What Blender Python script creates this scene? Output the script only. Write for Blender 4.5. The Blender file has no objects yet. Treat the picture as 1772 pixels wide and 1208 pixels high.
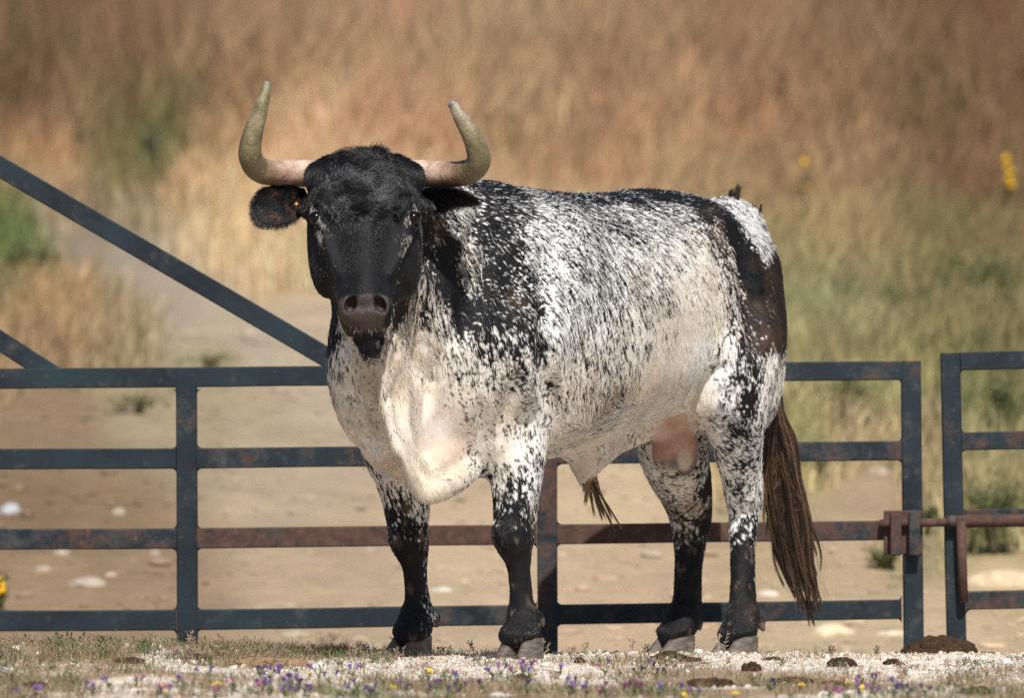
import bpy, math, random
import numpy as np
from mathutils import Vector, Matrix
from mathutils.bvhtree import BVHTree

# ---------------------------------------------------------------- camera
SC = bpy.context.scene
W0, H0 = 1772.0, 1208.0
PPM = 582.0                      # photo pixels per metre at 25 m
DIST = 25.0
CAM = Vector((0.0, -DIST, 0.80))
FOC = PPM * DIST                 # focal length in photo pixels
ZC = (1133.0 - H0 / 2) / PPM     # height seen at the picture centre, at y = 0
PITCH = math.atan((ZC - CAM.z) / DIST)
cd = bpy.data.cameras.new("camera")
cam = bpy.data.objects.new("camera", cd)
SC.collection.objects.link(cam)
cam.location = CAM
cam.rotation_euler = (math.pi / 2 + PITCH, 0, 0)
cd.sensor_width = 36.0
cd.lens = 36.0 * FOC / W0
cd.clip_start = 0.5
cd.clip_end = 9000
cd.dof.use_dof = True
cd.dof.focus_distance = 24.6
cd.dof.aperture_fstop = 4.5
SC.camera = cam

# ---------------------------------------------------------------- light
SUN_EL, SUN_AZ = math.radians(52), math.radians(12)      # azimuth: to the right of straight behind the camera
w = bpy.data.worlds.new("World")
SC.world = w
w.use_nodes = True
nt = w.node_tree
sky = nt.nodes.new("ShaderNodeTexSky")
sky.sky_type = 'NISHITA'
sky.sun_disc = False
sky.sun_elevation = SUN_EL
sky.sun_rotation = math.pi - SUN_AZ
sky.air_density = 1.0
sky.dust_density = 1.5
nt.nodes["Background"].inputs["Strength"].default_value = 0.085
nt.links.new(sky.outputs[0], nt.nodes["Background"].inputs[0])
sd = bpy.data.lights.new("sun", 'SUN')
sd.energy = 5.0
sd.angle = math.radians(0.53)
sd.color = (1.0, 0.955, 0.89)
sun = bpy.data.objects.new("sun", sd)
SC.collection.objects.link(sun)
SUNV = Vector((math.cos(SUN_EL) * math.sin(SUN_AZ), -math.cos(SUN_EL) * math.cos(SUN_AZ), math.sin(SUN_EL)))
sun.rotation_euler = SUNV.to_track_quat('Z', 'Y').to_euler()
SC.view_settings.view_transform = 'Standard'
SC.view_settings.look = 'None'
SC.view_settings.exposure = 0.10
SC.view_settings.gamma = 1.0
SC.cycles.use_denoising = False
SC.cycles.max_bounces = 5
SC.cycles.diffuse_bounces = 3
SC.cycles.glossy_bounces = 2
SC.cycles.transmission_bounces = 3
SC.cycles.transparent_max_bounces = 6

# ---------------------------------------------------------------- helpers
rng = np.random.default_rng(7)
_cp, _sp = math.cos(PITCH), math.sin(PITCH)

def P(px, py, y):
    """world point at depth y (plane Y = y) seen at photo pixel px, py"""
    u = (px - W0 / 2) / FOC; v = (H0 / 2 - py) / FOC
    d = np.array([u, _cp - v * _sp, _sp + v * _cp])
    k = (y + DIST) / d[1]
    return np.array([CAM.x, CAM.y, CAM.z]) + d * k

def proj(p):
    p = np.asarray(p, float)
    q = p - np.array(CAM)
    f = q[..., 1] * _cp + q[..., 2] * _sp
    v = -q[..., 1] * _sp + q[..., 2] * _cp
    return np.stack([W0 / 2 + FOC * q[..., 0] / f, H0 / 2 - FOC * v / f], -1)

def sstep(a, b, x):
    t = np.clip((x - a) / (b - a), 0, 1)
    return t * t * (3 - 2 * t)

def _hash(i, j, k, seed):
    h = (i * 374761393 + j * 668265263 + k * 2147483647 + seed * 974634777) & 0xFFFFFFFF
    h = ((h ^ (h >> 13)) * 1274126177) & 0xFFFFFFFF
    h = ((h ^ (h >> 16)) * 2246822519) & 0xFFFFFFFF
    return ((h ^ (h >> 15)) & 0xFFFFFF) / float(0xFFFFFF)

def noise(p, seed=0):
    p = np.asarray(p, float)
    i = np.floor(p).astype(np.int64); f = p - i
    f = f * f * (3 - 2 * f)
    r = 0
    for dx in (0, 1):
        wx = f[:, 0] if dx else 1 - f[:, 0]
        for dy in (0, 1):
            wy = f[:, 1] if dy else 1 - f[:, 1]
            for dz in (0, 1):
                wz = f[:, 2] if dz else 1 - f[:, 2]
                r = r + wx * wy * wz * _hash(i[:, 0] + dx, i[:, 1] + dy, i[:, 2] + dz, seed)
    return r

def fbm(p, oct=3, seed=0):
    a, s, t = 1.0, 0.0, 0.0
    p = np.asarray(p, float)
    for o in range(oct):
        s = s + a * noise(p, seed + o); t += a
        p = p * 2.03 + 11.7; a *= 0.5
    return s / t

def mesh_np(name, V, F, mat=None, parent=None, smooth=True, attrs=None):
    """F: (n,3) or (n,4) array, or a list of arrays"""
    me = bpy.data.meshes.new(name)
    V = np.asarray(V, np.float32)
    FL = F if isinstance(F, list) and np.ndim(F[0]) == 2 else [F]
    FL = [np.asarray(f, np.int32) for f in FL if len(f)]
    loops = np.concatenate([f.ravel() for f in FL])
    tot = np.concatenate([np.full(len(f), f.shape[1], np.int32) for f in FL])
    st = np.concatenate([[0], np.cumsum(tot)[:-1]]).astype(np.int32)
    me.vertices.add(len(V)); me.vertices.foreach_set("co", V.ravel())
    me.loops.add(len(loops)); me.loops.foreach_set("vertex_index", loops)
    me.polygons.add(len(tot)); me.polygons.foreach_set("loop_start", st)
    me.polygons.foreach_set("loop_total", tot)
    me.polygons.foreach_set("use_smooth", np.full(len(tot), bool(smooth)))
    me.update(calc_edges=True)
    for k, v in (attrs or {}).items():
        v = np.asarray(v, np.float32)
        if v.ndim == 2:
            a = me.attributes.new(k, 'FLOAT_COLOR', 'POINT')
            if v.shape[1] == 3: v = np.concatenate([v, np.ones((len(v), 1), np.float32)], 1)
            a.data.foreach_set("color", v.ravel())
        else:
            a = me.attributes.new(k, 'FLOAT', 'POINT'); a.data.foreach_set("value", v)
    if mat: me.materials.append(mat)
    o = bpy.data.objects.new(name, me)
    SC.collection.objects.link(o)
    if parent is not None: o.parent = parent
    return o

def curves_np(name, pts, radii, col, mat, parent=None):
    """pts (n,k,3), radii (n,k), col (n,3)"""
    n, k, _ = pts.shape
    hc = bpy.data.hair_curves.new(name)
    hc.add_curves([k] * n)
    hc.attributes['position'].data.foreach_set('vector', pts.astype(np.float32).ravel())
    r = hc.attributes.get('radius') or hc.attributes.new('radius', 'FLOAT', 'POINT')
    r.data.foreach_set('value', radii.astype(np.float32).ravel())
    a = hc.attributes.new('hcol', 'FLOAT_COLOR', 'CURVE')
    c = np.concatenate([col, np.ones((n, 1))], 1).astype(np.float32)
    a.data.foreach_set('color', c.ravel())
    hc.materials.append(mat)
    o = bpy.data.objects.new(name, hc)
    SC.collection.objects.link(o)
    if parent is not None: o.parent = parent
    return o

def tag(o, label=None, cat=None, group=None, kind=None):
    if label: o['label'] = label
    if cat: o['category'] = cat
    if group: o['group'] = group
    if kind: o['kind'] = kind
    return o

def empty(name, loc=(0, 0, 0)):
    o = bpy.data.objects.new(name, None)
    SC.collection.objects.link(o); o.location = loc
    o.empty_display_size = 0.1
    return o

class NM:
    """small material helper"""
    def __init__(s, name, rough=0.8, spec=0.3):
        s.m = bpy.data.materials.new(name); s.m.use_nodes = True
        s.t = s.m.node_tree; s.b = s.t.nodes["Principled BSDF"]
        s.b.inputs["Roughness"].default_value = rough
        s.b.inputs["Specular IOR Level"].default_value = spec
    def n(s, typ, **kw):
        x = s.t.nodes.new(typ)
        for k, v in kw.items():
            if k.startswith('i_'): x.inputs[k[2:].replace('_', ' ')].default_value = v
            else: setattr(x, k, v)
        return x
    def l(s, a, b): s.t.links.new(a, b)
    def coord(s, which="Object"):
        return s.n("ShaderNodeTexCoord").outputs[which]
    def noise(s, scale, detail=4, rough=0.6, vec=None, map_scale=None):
        x = s.n("ShaderNodeTexNoise"); x.inputs["Scale"].default_value = scale
        x.inputs["Detail"].default_value = detail; x.inputs["Roughness"].default_value = rough
        v = vec or s.coord()
        if map_scale:
            mp = s.n("ShaderNodeMapping"); mp.inputs["Scale"].default_value = map_scale
            s.l(v, mp.inputs[0]); v = mp.outputs[0]
        s.l(v, x.inputs["Vector"])
        return x.outputs["Fac"]
    def ramp(s, fac, stops, interp='LINEAR'):
        r = s.n("ShaderNodeValToRGB"); e = r.color_ramp.elements
        r.color_ramp.interpolation = interp
        while len(e) < len(stops): e.new(0.5)
        for el, (p, c) in zip(e, stops):
            el.position = p; el.color = (*c, 1) if len(c) == 3 else c
        s.l(fac, r.inputs[0]); return r.outputs[0]
    def mix(s, fac, a, b, mode='MIX'):
        x = s.n("ShaderNodeMix", data_type='RGBA', blend_type=mode)
        for v, i in ((fac, 0), (a, 6), (b, 7)):
            if hasattr(v, 'links') or hasattr(v, 'is_linked'): s.l(v, x.inputs[i])
            elif isinstance(v, (int, float)): x.inputs[i].default_value = v
            else: x.inputs[i].default_value = (*v, 1)
        return x.outputs[2]
    def math(s, op, a, b=0.0, clamp=False):
        x = s.n("ShaderNodeMath", operation=op); x.use_clamp = clamp
        for v, i in ((a, 0), (b, 1)):
            if isinstance(v, (int, float)): x.inputs[i].default_value = v
            else: s.l(v, x.inputs[i])
        return x.outputs[0]
    def attr(s, name, out="Color"):
        x = s.n("ShaderNodeAttribute"); x.attribute_name = name; return x.outputs[out]
    def bump(s, h, strength=0.5, dist=0.01):
        x = s.n("ShaderNodeBump"); x.inputs["Strength"].default_value = strength
        x.inputs["Distance"].default_value = dist
        s.l(h, x.inputs["Height"]); s.l(x.outputs[0], s.b.inputs["Normal"])
    def col(s, c): 
        if isinstance(c, tuple): s.b.inputs["Base Color"].default_value = (*c, 1)
        else: s.l(c, s.b.inputs["Base Color"])

UZ = np.array([0, 0, 1.0])
def spline(pts, m=5):
    """Catmull-Rom through rows of numbers"""
    p = np.asarray(pts, float); n = len(p)
    e = np.concatenate([[2 * p[0] - p[1]], p, [2 * p[-1] - p[-2]]]); out = []
    for i in range(n - 1):
        a, b, c, d = e[i:i + 4]
        for j in range(m):
            t = j / m
            out.append(.5 * (2 * b + (c - a) * t + (2 * a - 5 * b + 4 * c - d) * t * t + (3 * b - a - 3 * c + d) * t ** 3))
    out.append(p[-1]); return np.array(out)

def tube(pts, nseg=28, caps=True, squash=None):
    """pts rows x,y,z,r -> verts, quads, caps, arclength per vertex"""
    p = pts[:, :3]; r = pts[:, 3]; n = len(p)
    t = np.gradient(p, axis=0); t /= np.linalg.norm(t, axis=1, keepdims=True)
    up = np.array([0, -1.0, 0]); V = []
    a1 = up - t[0] * (up @ t[0]); a1 /= np.linalg.norm(a1)
    for i in range(n):
        a1 = a1 - t[i] * (a1 @ t[i]); a1 /= np.linalg.norm(a1)
        a2 = np.cross(t[i], a1); th = np.linspace(0, 2 * math.pi, nseg, endpoint=False)
        V.append(p[i] + r[i] * (np.cos(th)[:, None] * a1 + np.sin(th)[:, None] * a2))
    V = np.concatenate(V)
    i, j = np.meshgrid(np.arange(n - 1), np.arange(nseg), indexing='ij'); j2 = (j + 1) % nseg
    Fq = np.stack([i * nseg + j, i * nseg + j2, (i + 1) * nseg + j2, (i + 1) * nseg + j], -1).reshape(-1, 4)
    F = [Fq]
    if caps:
        V = np.concatenate([V, p[:1], p[-1:]]); c0, c1 = len(V) - 2, len(V) - 1
        k = np.arange(nseg); k2 = (k + 1) % nseg
        F.append(np.stack([np.full(nseg, c0), k2, k], 1)); F.append(np.stack([np.full(nseg, c1), (n - 1) * nseg + k, (n - 1) * nseg + k2], 1))
    s = np.concatenate([[0], np.cumsum(np.linalg.norm(np.diff(p, axis=0), axis=1))]); s /= s[-1]
    sv = np.repeat(s, nseg)
    if caps: sv = np.concatenate([sv, [0, 1]])
    return V, F, sv

# ---------------------------------------------------------------- terrain
_TY = np.array([-60, -30, -8, -3, -0.3, 0.4, 1.1, 1.8, 3.0, 4.5, 6.0, 8.0, 11, 15, 25, 35, 60, 100, 160, 260, 420, 900, 6000.])
_TZ = np.array([-.6, -.25, .0, .0, .0, -.012, -.036, -.075, -.19, -.25, -.19, -.05, .24, .70, 1.50, 2.33, 4.85, 9.3, 17, 29, 36, 30, 20.])
def terrain(x, y):
    x = np.asarray(x, float); y = np.asarray(y, float)
    z = np.interp(y, _TY, _TZ)
    # soften the corners of the profile
    for d in (0.35, -0.35): z = z + np.interp(y + d, _TY, _TZ)
    z = z / 3
    p = np.stack([x, y, np.zeros_like(x)], -1).reshape(-1, 3)
    n1 = (fbm(p * 0.35, 2, 5) - .5).reshape(x.shape)
    n2 = (fbm(p * 3.1, 3, 9) - .5).reshape(x.shape)
    far = sstep(4, 12, y)
    z = z + n1 * (0.05 * sstep(2, 6, np.abs(y)) + 0.5 * sstep(15, 60, y)) + n2 * (0.022 + 0.05 * far)
    # small bank of gravel and weeds on the left
    z = z + 0.025 * sstep(-.35, -1.1, x) * sstep(-4.5, -2.5, y) * (1 - sstep(.6, 1.6, y))
    return z

def G(px, py, y0=-8.0, y1=140.0):
    """first point of the terrain seen at photo pixel px, py"""
    a = P(px, py, y0); b = P(px, py, y0 + 1)
    d = b - a
    t = np.concatenate([np.arange(0, 12, .02), np.arange(12, y1 - y0, .15)])
    q = a[None] + d[None] * t[:, None]
    g = terrain(q[:, 0], q[:, 1])
    k = np.argmax(q[:, 2] < g)
    return np.array([q[k, 0], q[k, 1], g[k]])
# ---------------------------------------------------------------- colours of the hillside, by place
def lin(c): 
    c = np.asarray(c, float) / 255.0
    return np.where(c <= .04045, c / 12.92, ((c + .055) / 1.055) ** 2.4)
HILL = """100 60 125 95 72 1|400 60 148 114 85 1|700 100 168 132 98 1|1000 100 162 126 92 1|1300 100 150 112 80 1|1650 150 122 86 60 1|1550 60 126 92 62 1|
200 330 112 104 62 1|285 315 108 104 60 1|240 200 130 100 70 1|50 240 112 84 58 1|120 130 122 90 62 1|300 120 132 100 72 1|1450 90 125 96 64 1|450 200 155 122 88 1|60 320 160 126 86 .8|320 350 180 146 106 .8|500 350 196 160 120 .7|100 340 168 136 96 .7|400 420 198 166 122 .6|
40 450 98 110 55 .9|150 425 150 135 108 .06|220 460 165 150 125 .03|90 400 148 132 105 .2|300 510 175 158 132 .03|380 560 185 168 138 .02|450 610 188 170 140 .02|530 660 192 172 140 .02|520 560 195 172 138 .08|100 560 162 132 92 .45|200 600 150 132 96 .26|480 480 192 168 128 .35|
380 625 172 156 120 .12|250 690 168 150 116 .1|330 720 172 154 118 .12|100 720 150 125 95 .1|450 720 185 165 130 .05|500 820 190 168 135 .02|60 860 140 115 85 .04|200 900 145 120 90 .03|250 1000 158 132 102 .02|550 1000 190 165 130 .0|
100 1050 165 138 105 .02|900 200 168 135 100 1|1100 250 165 130 95 1|1450 300 152 118 84 1|1650 350 125 95 65 1|1450 450 152 130 88 .9|1650 480 120 110 65 1|1450 600 142 136 92 .9|1650 600 128 120 74 1|
1500 700 150 144 95 .8|1700 700 122 118 74 .9|1480 780 168 146 108 .3|1500 860 180 155 120 .08|1700 820 150 134 94 .5|1450 980 195 168 130 .0|1700 920 125 118 72 .7|1600 930 160 145 105 .2|1720 1000 200 175 132 .0|1450 1080 205 180 140 0|
1050 850 205 180 140 0|800 880 205 178 140 0|1100 1000 200 172 135 0|900 700 190 165 130 .1|900 500 180 150 110 .6|1380 800 150 145 95 .4|1385 900 185 160 120 0|1600 800 150 132 95 .3|
1650 1080 205 178 140 0|-250 100 125 95 70 1|-250 500 140 120 85 .5|-250 900 150 125 92 .05|2050 100 120 88 60 1|2050 600 125 115 72 1|2050 950 140 125 85 .5"""
HC = np.array([[float(a) for a in r.split()] for r in HILL.replace("\n", "").split("|")])
HCL = np.concatenate([HC[:, :2], lin(HC[:, 2:5]), HC[:, 5:6]], 1)
def hill_paint(p):
    q = proj(p); out = np.zeros((len(p), 4))
    q = np.stack([np.clip(q[:, 0], -400, 2200), np.clip(q[:, 1], -60, 1120)], 1)
    for i in range(0, len(p), 30000):
        d2 = ((q[i:i + 30000, None] - HCL[None, :, :2]) ** 2).sum(-1) / 1e4
        wq = 1 / (d2 + .02) ** 2.2
        out[i:i + 30000] = (wq @ HCL[:, 2:]) / wq.sum(1, keepdims=True)
    return out
ALB = .74     # zone colours were judged in sunlight: this turns them into surface colours

def growaxis(lo, hi, fine, h, g=1.09):
    a = [fine[0]]
    while a[-1] < fine[1]: a.append(a[-1] + h)
    s = h
    while a[-1] < hi: s *= g; a.append(a[-1] + s)
    b = [fine[0]]; s = h
    while b[-1] > lo: s *= g; b.append(b[-1] - s)
    return np.array(b[:0:-1] + a)
ax_ = growaxis(-900, 900, (-2.3, 2.3), .035); ay_ = growaxis(-60, 5500, (-8.5, 2.2), .035, 1.03)
X, Y = np.meshgrid(ax_, ay_, indexing='ij'); Z = terrain(X, Y)
GV = np.stack([X, Y, Z], -1).reshape(-1, 3)
nx_, ny_ = X.shape
i, j = np.meshgrid(np.arange(nx_ - 1), np.arange(ny_ - 1), indexing='ij')
GF = np.stack([i * ny_ + j, (i + 1) * ny_ + j, (i + 1) * ny_ + j + 1, i * ny_ + j + 1], -1).reshape(-1, 4)
def chalk_mask(p):
    """share of white chalk gravel on the near bank"""
    x, y = p[:, 0], p[:, 1]
    n = fbm(np.stack([x * 1.1, y * .55, x * 0], 1), 3, 21); n2 = fbm(np.stack([x * 4, y * 2.2, x * 0], 1), 3, 23)
    right = sstep(-.75, -.15, x)
    edge = -1.35 - .9 * sstep(.6, 1.2, x)                       # chalk comes further forward on the right
    m_ = right * sstep(edge - .5, edge + .2, y + (n - .5) * 1.8 + (n2 - .5) * 1.0)
    m_ = np.maximum(m_, sstep(.49, .58, .55 * n + .45 * n2) * .95)
    n3 = fbm(np.stack([x * 2.3, y * 1.1, x * 0 + 4], 1), 3, 29)
    return m_ * (1 - sstep(.9, 1.5, y)) * (1 - .75 * sstep(.56, .66, n3))
hc = hill_paint(GV)
cm = chalk_mask(GV)
near = 1 - sstep(1.0, 2.4, GV[:, 1])
soil = np.array([.27, .20, .135])[None] * (.8 + .5 * fbm(GV * np.array([3, 2, 0]), 3, 25)[:, None])
nc = soil * (1 - cm[:, None]) + np.array([.60, .54, .47])[None] * cm[:, None]
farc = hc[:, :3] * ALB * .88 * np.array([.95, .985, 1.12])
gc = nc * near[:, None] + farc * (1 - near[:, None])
m = NM("ground_earth_and_chalk", .95, .1)
c0 = m.attr("gcol"); n1 = m.noise(7, 6, .7); n2 = m.noise(90, 4, .7); n3 = m.noise(1.2, 5, .6)
v = m.n("ShaderNodeTexVoronoi"); v.inputs["Scale"].default_value = 26; m.l(m.coord(), v.inputs["Vector"])
k = m.math('ADD', m.math('MULTIPLY', n1, .5), m.math('ADD', m.math('MULTIPLY', n2, .55), m.math('MULTIPLY', n3, .4)))
c1 = m.mix(1.0, c0, m.ramp(k, [(.35, (.50, .47, .43)), (.62, (.95, .95, .95)), (.85, (1.35, 1.33, 1.28))]), 'MULTIPLY')
spk = m.ramp(m.noise(14, 3, .8), [(.66, (0, 0, 0)), (.74, (1, 1, 1))])
c1 = m.mix(m.math('MULTIPLY', spk, .45), c1, (.62, .54, .43))
m.col(c1); m.bump(m.math('ADD', n2, n1), .7, .012)
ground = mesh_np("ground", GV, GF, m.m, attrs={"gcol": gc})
tag(ground, kind='structure')

# ---------------------------------------------------------------- grass blades
m = NM("grass_blade", .7, .2); m.col(m.attr("bcol"))
tr = m.n("ShaderNodeBsdfTranslucent"); m.l(m.attr("bcol"), tr.inputs[0])
mx = m.n("ShaderNodeMixShader"); mx.inputs[0].default_value = .28
m.l(m.b.outputs[0], mx.inputs[1]); m.l(tr.outputs[0], mx.inputs[2]); m.l(mx.outputs[0], m.t.nodes["Material Output"].inputs[0])
M_BLADE = m.m
def blades(name, root, h, wd, lean, col, kind='stuff', bend=.5):
    n = len(root); h = np.asarray(h)[:, None]; wd = np.asarray(wd)[:, None]
    a = rng.uniform(0, math.pi, n); s = np.stack([np.cos(a), np.sin(a), a * 0], 1) * wd / 2
    up = UZ_[None] * h
    mid = root + up * .55 + lean * h * .55 * bend
    tip = root + up + lean * h
    V = np.stack([root - s, root + s, mid + s * .75, mid - s * .75, tip], 1).reshape(-1, 3)
    k = np.arange(n)[:, None] * 5
    C_ = np.repeat(col, 5, 0)
    o = mesh_np(name, V, [k + np.array([[0, 1, 2, 3]]), k + np.array([[3, 2, 4]])], M_BLADE, smooth=False, attrs={"bcol": C_})
    if kind: o['kind'] = kind
    return o
UZ_ = np.array([0, 0, 1.0])

# dry grass of the hillside; sampled so that near and far are equally dense to the eye
yt = np.linspace(7, 98, 900); zt = np.interp(yt, _TY, _TZ)
pyt = proj(np.stack([yt * 0, yt, zt], 1))[:, 1]
NB = 340000
def hillpts(N, lo=-140, hi=1090):
    py = rng.uniform(lo, hi, N); y = np.interp(-py, -pyt, yt) if pyt[0] < pyt[-1] else np.interp(py, pyt[::-1], yt[::-1])
    y = y + rng.normal(0, .25, N)
    x = rng.uniform(-2.15, 2.15, N); wide = rng.random(N) < .34; x[wide] = (np.sign(x) * (2.15 + np.abs(x) * 1.25))[wide]; x = x * (25 + y) / 25
    return np.stack([x, y, terrain(x, y)], 1)
p = hillpts(NB); c = hill_paint(p); qy = proj(p)[:, 1]
tall = sstep(330, 230, qy)
cl = fbm(np.stack([p[:, 0] * 1.6, p[:, 1] * .5, p[:, 0] * 0], 1), 3, 101)
c[:, 3] = np.where(c[:, 3] < .13, 0, c[:, 3])
keep = rng.random(NB) < c[:, 3] * (.35 + 1.3 * sstep(.35, .6, cl) + tall)
p, c, tall, cl = p[keep], c[keep], tall[keep], cl[keep]; n = len(p)
h = (.10 + .22 * rng.random(n)) * (1 + .012 * (p[:, 1] - 10)) * (1 - tall) + tall * rng.uniform(.45, 1.05, n)
h = h * (.55 + .9 * cl) * (1 - .5 * sstep(22, 10, p[:, 1]))
var = rng.lognormal(0, .18, (n, 1)) * (.88 + .24 * fbm(np.stack([p[:, 0] * 3.2, p[:, 1] * .35, p[:, 0] * 0], 1), 3, 103)[:, None])
col_ = np.power(c[:, :3], 1.03) * ALB * np.array([1.95, 1.98, 1.94]) * var
gl = col_.mean(1, keepdims=True); hue = fbm(np.stack([p[:, 0] * 1.9, p[:, 1] * .45, p[:, 0] * 0], 1), 3, 131)[:, None] - .5
col_ = (col_ * .84 + gl * .16) * (1 + hue * np.array([-.10, .18, .10]))
straw = rng.random(n) < .10; col_[straw] = col_[straw] * .5 + np.array([.40, .30, .17]) * .6
grn = (rng.random(n) < .12) & (fbm(np.stack([p[:, 0] * 1.1, p[:, 1] * .3, p[:, 0] * 0], 1), 2, 107) > .5)
col_[grn] = col_[grn] * .4 + np.array([.10, .125, .035]) * .6
ln = rng.normal(0, .22, (n, 3)) + np.array([.10, 0, 0]); ln[:, 2] = -.08
blades("hillside_grass", p, h, (.006 + .00022 * (25 + p[:, 1])) * rng.uniform(.6, 1.4, n), ln, np.clip(col_, .004, .8))
HAIRS = 470000
# ---------------------------------------------------------------- gates
m = NM("gate_paint", .6, .3)
wear = m.attr("wear", "Fac")
n1 = m.noise(10, 9, .70, map_scale=(1, 1, 1)); n2 = m.noise(70, 5, .7); n3 = m.noise(5, 4, .6); n4 = m.noise(6, 6, .75, map_scale=(1.3, 1, 1.3))
paint_c = m.ramp(n3, [(.3, (.007, .012, .018)), (.5, (.013, .022, .031)), (.72, (.015, .034, .041))])
rust_c = m.ramp(m.noise(30, 5, .7), [(.3, (.042, .028, .024)), (.55, (.098, .050, .038)), (.8, (.15, .085, .06))])
grey_c = m.ramp(n2, [(.3, (.035, .042, .045)), (.7, (.085, .085, .082))])
f = m.math('ADD', m.math('MULTIPLY', n1, .75), m.math('ADD', m.math('MULTIPLY', n2, .25), m.math('MULTIPLY', wear, .46)))
mk = m.ramp(f, [(.68, (0, 0, 0)), (.78, (.9, .9, .9))])
mk2 = m.ramp(m.math('ADD', n4, m.math('MULTIPLY', wear, .30)), [(.60, (0, 0, 0)), (.76, (.8, .8, .8))])
c = m.mix(mk2, paint_c, grey_c); c = m.mix(mk, c, rust_c)
dust = m.ramp(m.noise(38, 4, .7), [(.62, (0, 0, 0)), (.8, (.35, .35, .35))]); c = m.mix(dust, c, (.20, .17, .13))
m.col(c); rg = m.ramp(mk, [(0, (.55, .55, .55)), (1, (.9, .9, .9))]); m.l(rg, m.b.inputs["Roughness"])
m.bump(m.math('ADD', n2, n1), .35, .003)
M_GATE = m.m
GY = 1.70

def bar(name, a, b, wa, wb, depth, parent, wear0=0.0, wear1=0.0, y=GY, r=.0035, step=.06):
    """rectangular tube with rounded corners between two points, widths in the gate's plane"""
    a = np.asarray(a, float); b = np.asarray(b, float); L = np.linalg.norm(b - a)
    t = (b - a) / L; f = np.array([0, 1.0, 0]); f = f - t * (f @ t); f /= np.linalg.norm(f); s = np.cross(f, t)
    n = max(2, int(L / step) + 1); V = []
    for i in range(n):
        k = i / (n - 1); w_ = wa + (wb - wa) * k; p = a + (b - a) * k
        jx = (fbm(np.array([[p[0] * 3, p[2] * 3, y]]), 2, 3)[0] - .5) * .003
        for sx, sz in ((-1, -1), (1, -1), (1, 1), (-1, 1)):
            for dx, dz in ((0, r), (r, 0)) if (sx * sz > 0) else ((r, 0), (0, r)):
                V.append(p + s * (sx * (w_ / 2 - dx) + jx) + f * (sz * (depth / 2 - dz)))
    V = np.array(V); i, j = np.meshgrid(np.arange(n - 1), np.arange(8), indexing='ij'); j2 = (j + 1) % 8
    F = np.stack([i * 8 + j, i * 8 + j2, (i + 1) * 8 + j2, (i + 1) * 8 + j], -1).reshape(-1, 4)
    caps = np.array([list(range(8)), [(n - 1) * 8 + k for k in range(7, -1, -1)]])
    wv = np.repeat(np.linspace(wear0, wear1, n), 8)
    o = mesh_np(name, V, [F, caps], M_GATE, parent, smooth=False, attrs={"wear": wv})
    bm = bpy.data.objects[o.name]
    return o
def gp(px, py, y=GY): return P(px, py, y)
def pw(w_, y=GY): return w_ / PPM * (DIST + y) / DIST
def gussets(parent, spots, y=GY):
    """little weld fillets in the corners where tubes meet"""
    for x, yy, sx, sy, r in spots:
        V, F = [], []
        c = gp(x, yy, y); r_ = pw(r, y); o_ = len(V); d = .018
        arc = [(0, 0)] + [(1 - math.sin(a), 1 - math.cos(a)) for a in np.linspace(0, math.pi / 2, 6)]
        for dy in (-d, d):
            for u, v in arc: V.append(c + np.array([sx * r_ * u, dy, -sy * r_ * v]))
        k = len(arc)
        for q_ in range(k): F.append([o_ + q_, o_ + (q_ + 1) % k, o_ + k + (q_ + 1) % k, o_ + k + q_])
        for q_ in range(1, k - 1): F.append([o_, o_ + q_, o_ + q_ + 1, o_]); F.append([o_ + k, o_ + k + q_ + 1, o_ + k + q_, o_ + k])
        F3 = np.array([f[:3] for f in F if f[0] == f[3]]); F4 = np.array([f for f in F if f[0] != f[3]])
        mesh_np("weld_fillet", V, [F4, F3], M_GATE, parent, smooth=False, attrs={"wear": np.full(len(V), .2)})

gate = empty("field_gate", gp(550, 1130)); tag(gate, "long dark blue steel gate with worn rusty rails behind the bull", "gate")
def gl(x, r): return np.interp(x, [0, 1590], r)      # a rail's centre line
R1, R2, R3, R4 = (660, 641), (797, 780), (936, 918), (1078, 1055)
wr = lambda x: np.interp(x, [0, 1590], [36, 33.5])
D1, D2 = .050, .046
UPR = [(-480, -480, -60), (322, 324, 0), (946, 948, 0), (1577, 1581, 0)]
names = [[-462, 305, -999], [341, 929, 0], [964, 1560, 0]]
wearR = {0: [(0, .02), (.05, .15), (.3, .45)], 1: [(0, .15), (.4, .3), (.3, .34)], 2: [(.15, .5), (.62, .95), (.9, .4)], 3: [(0, .15), (.15, .35), (.35, .25)]}
bar("rail", gp(-462, gl(-462, R1)), gp(1560, gl(1560, R1)), pw(36), pw(33), D2, gate, .0, .34)
for ri, R in enumerate((R1, R2, R3, R4)):
    if ri == 0: continue
    for si, (x0, x1, _) in enumerate(names):
        w0, w1 = wearR[ri][si]
        bar("rail", gp(x0, gl(x0, R)), gp(x1, gl(x1, R)), pw(wr(x0)), pw(wr(x1)), D2, gate, w0, w1)
bar("upright", gp(323, 662), gp(325, 1150), pw(36), pw(36), D1, gate, .35, .1)
bar("upright", gp(946, 655), gp(948, 1150), pw(35), pw(35), D1, gate, .8, .3)
bar("end_stile", gp(1576, 625), gp(1581, 1155), pw(34), pw(34.5), D1, gate, .3, .2)
bar("hinge_stile", gp(-480, -120), gp(-480, 1150), pw(37), pw(37), .06, gate, .1, .3)
def perp(x0, y0, x1, y1, w_, nm_): bar(nm_, gp(x0, y0), gp(x1, y1), pw(w_), pw(w_), .042, gate, .0, .12)
perp(-462, 18, 596, 636, 35, "diagonal_brace")
perp(-462, 290, 96, 652, 33, "diagonal_brace")
gs = []
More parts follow.
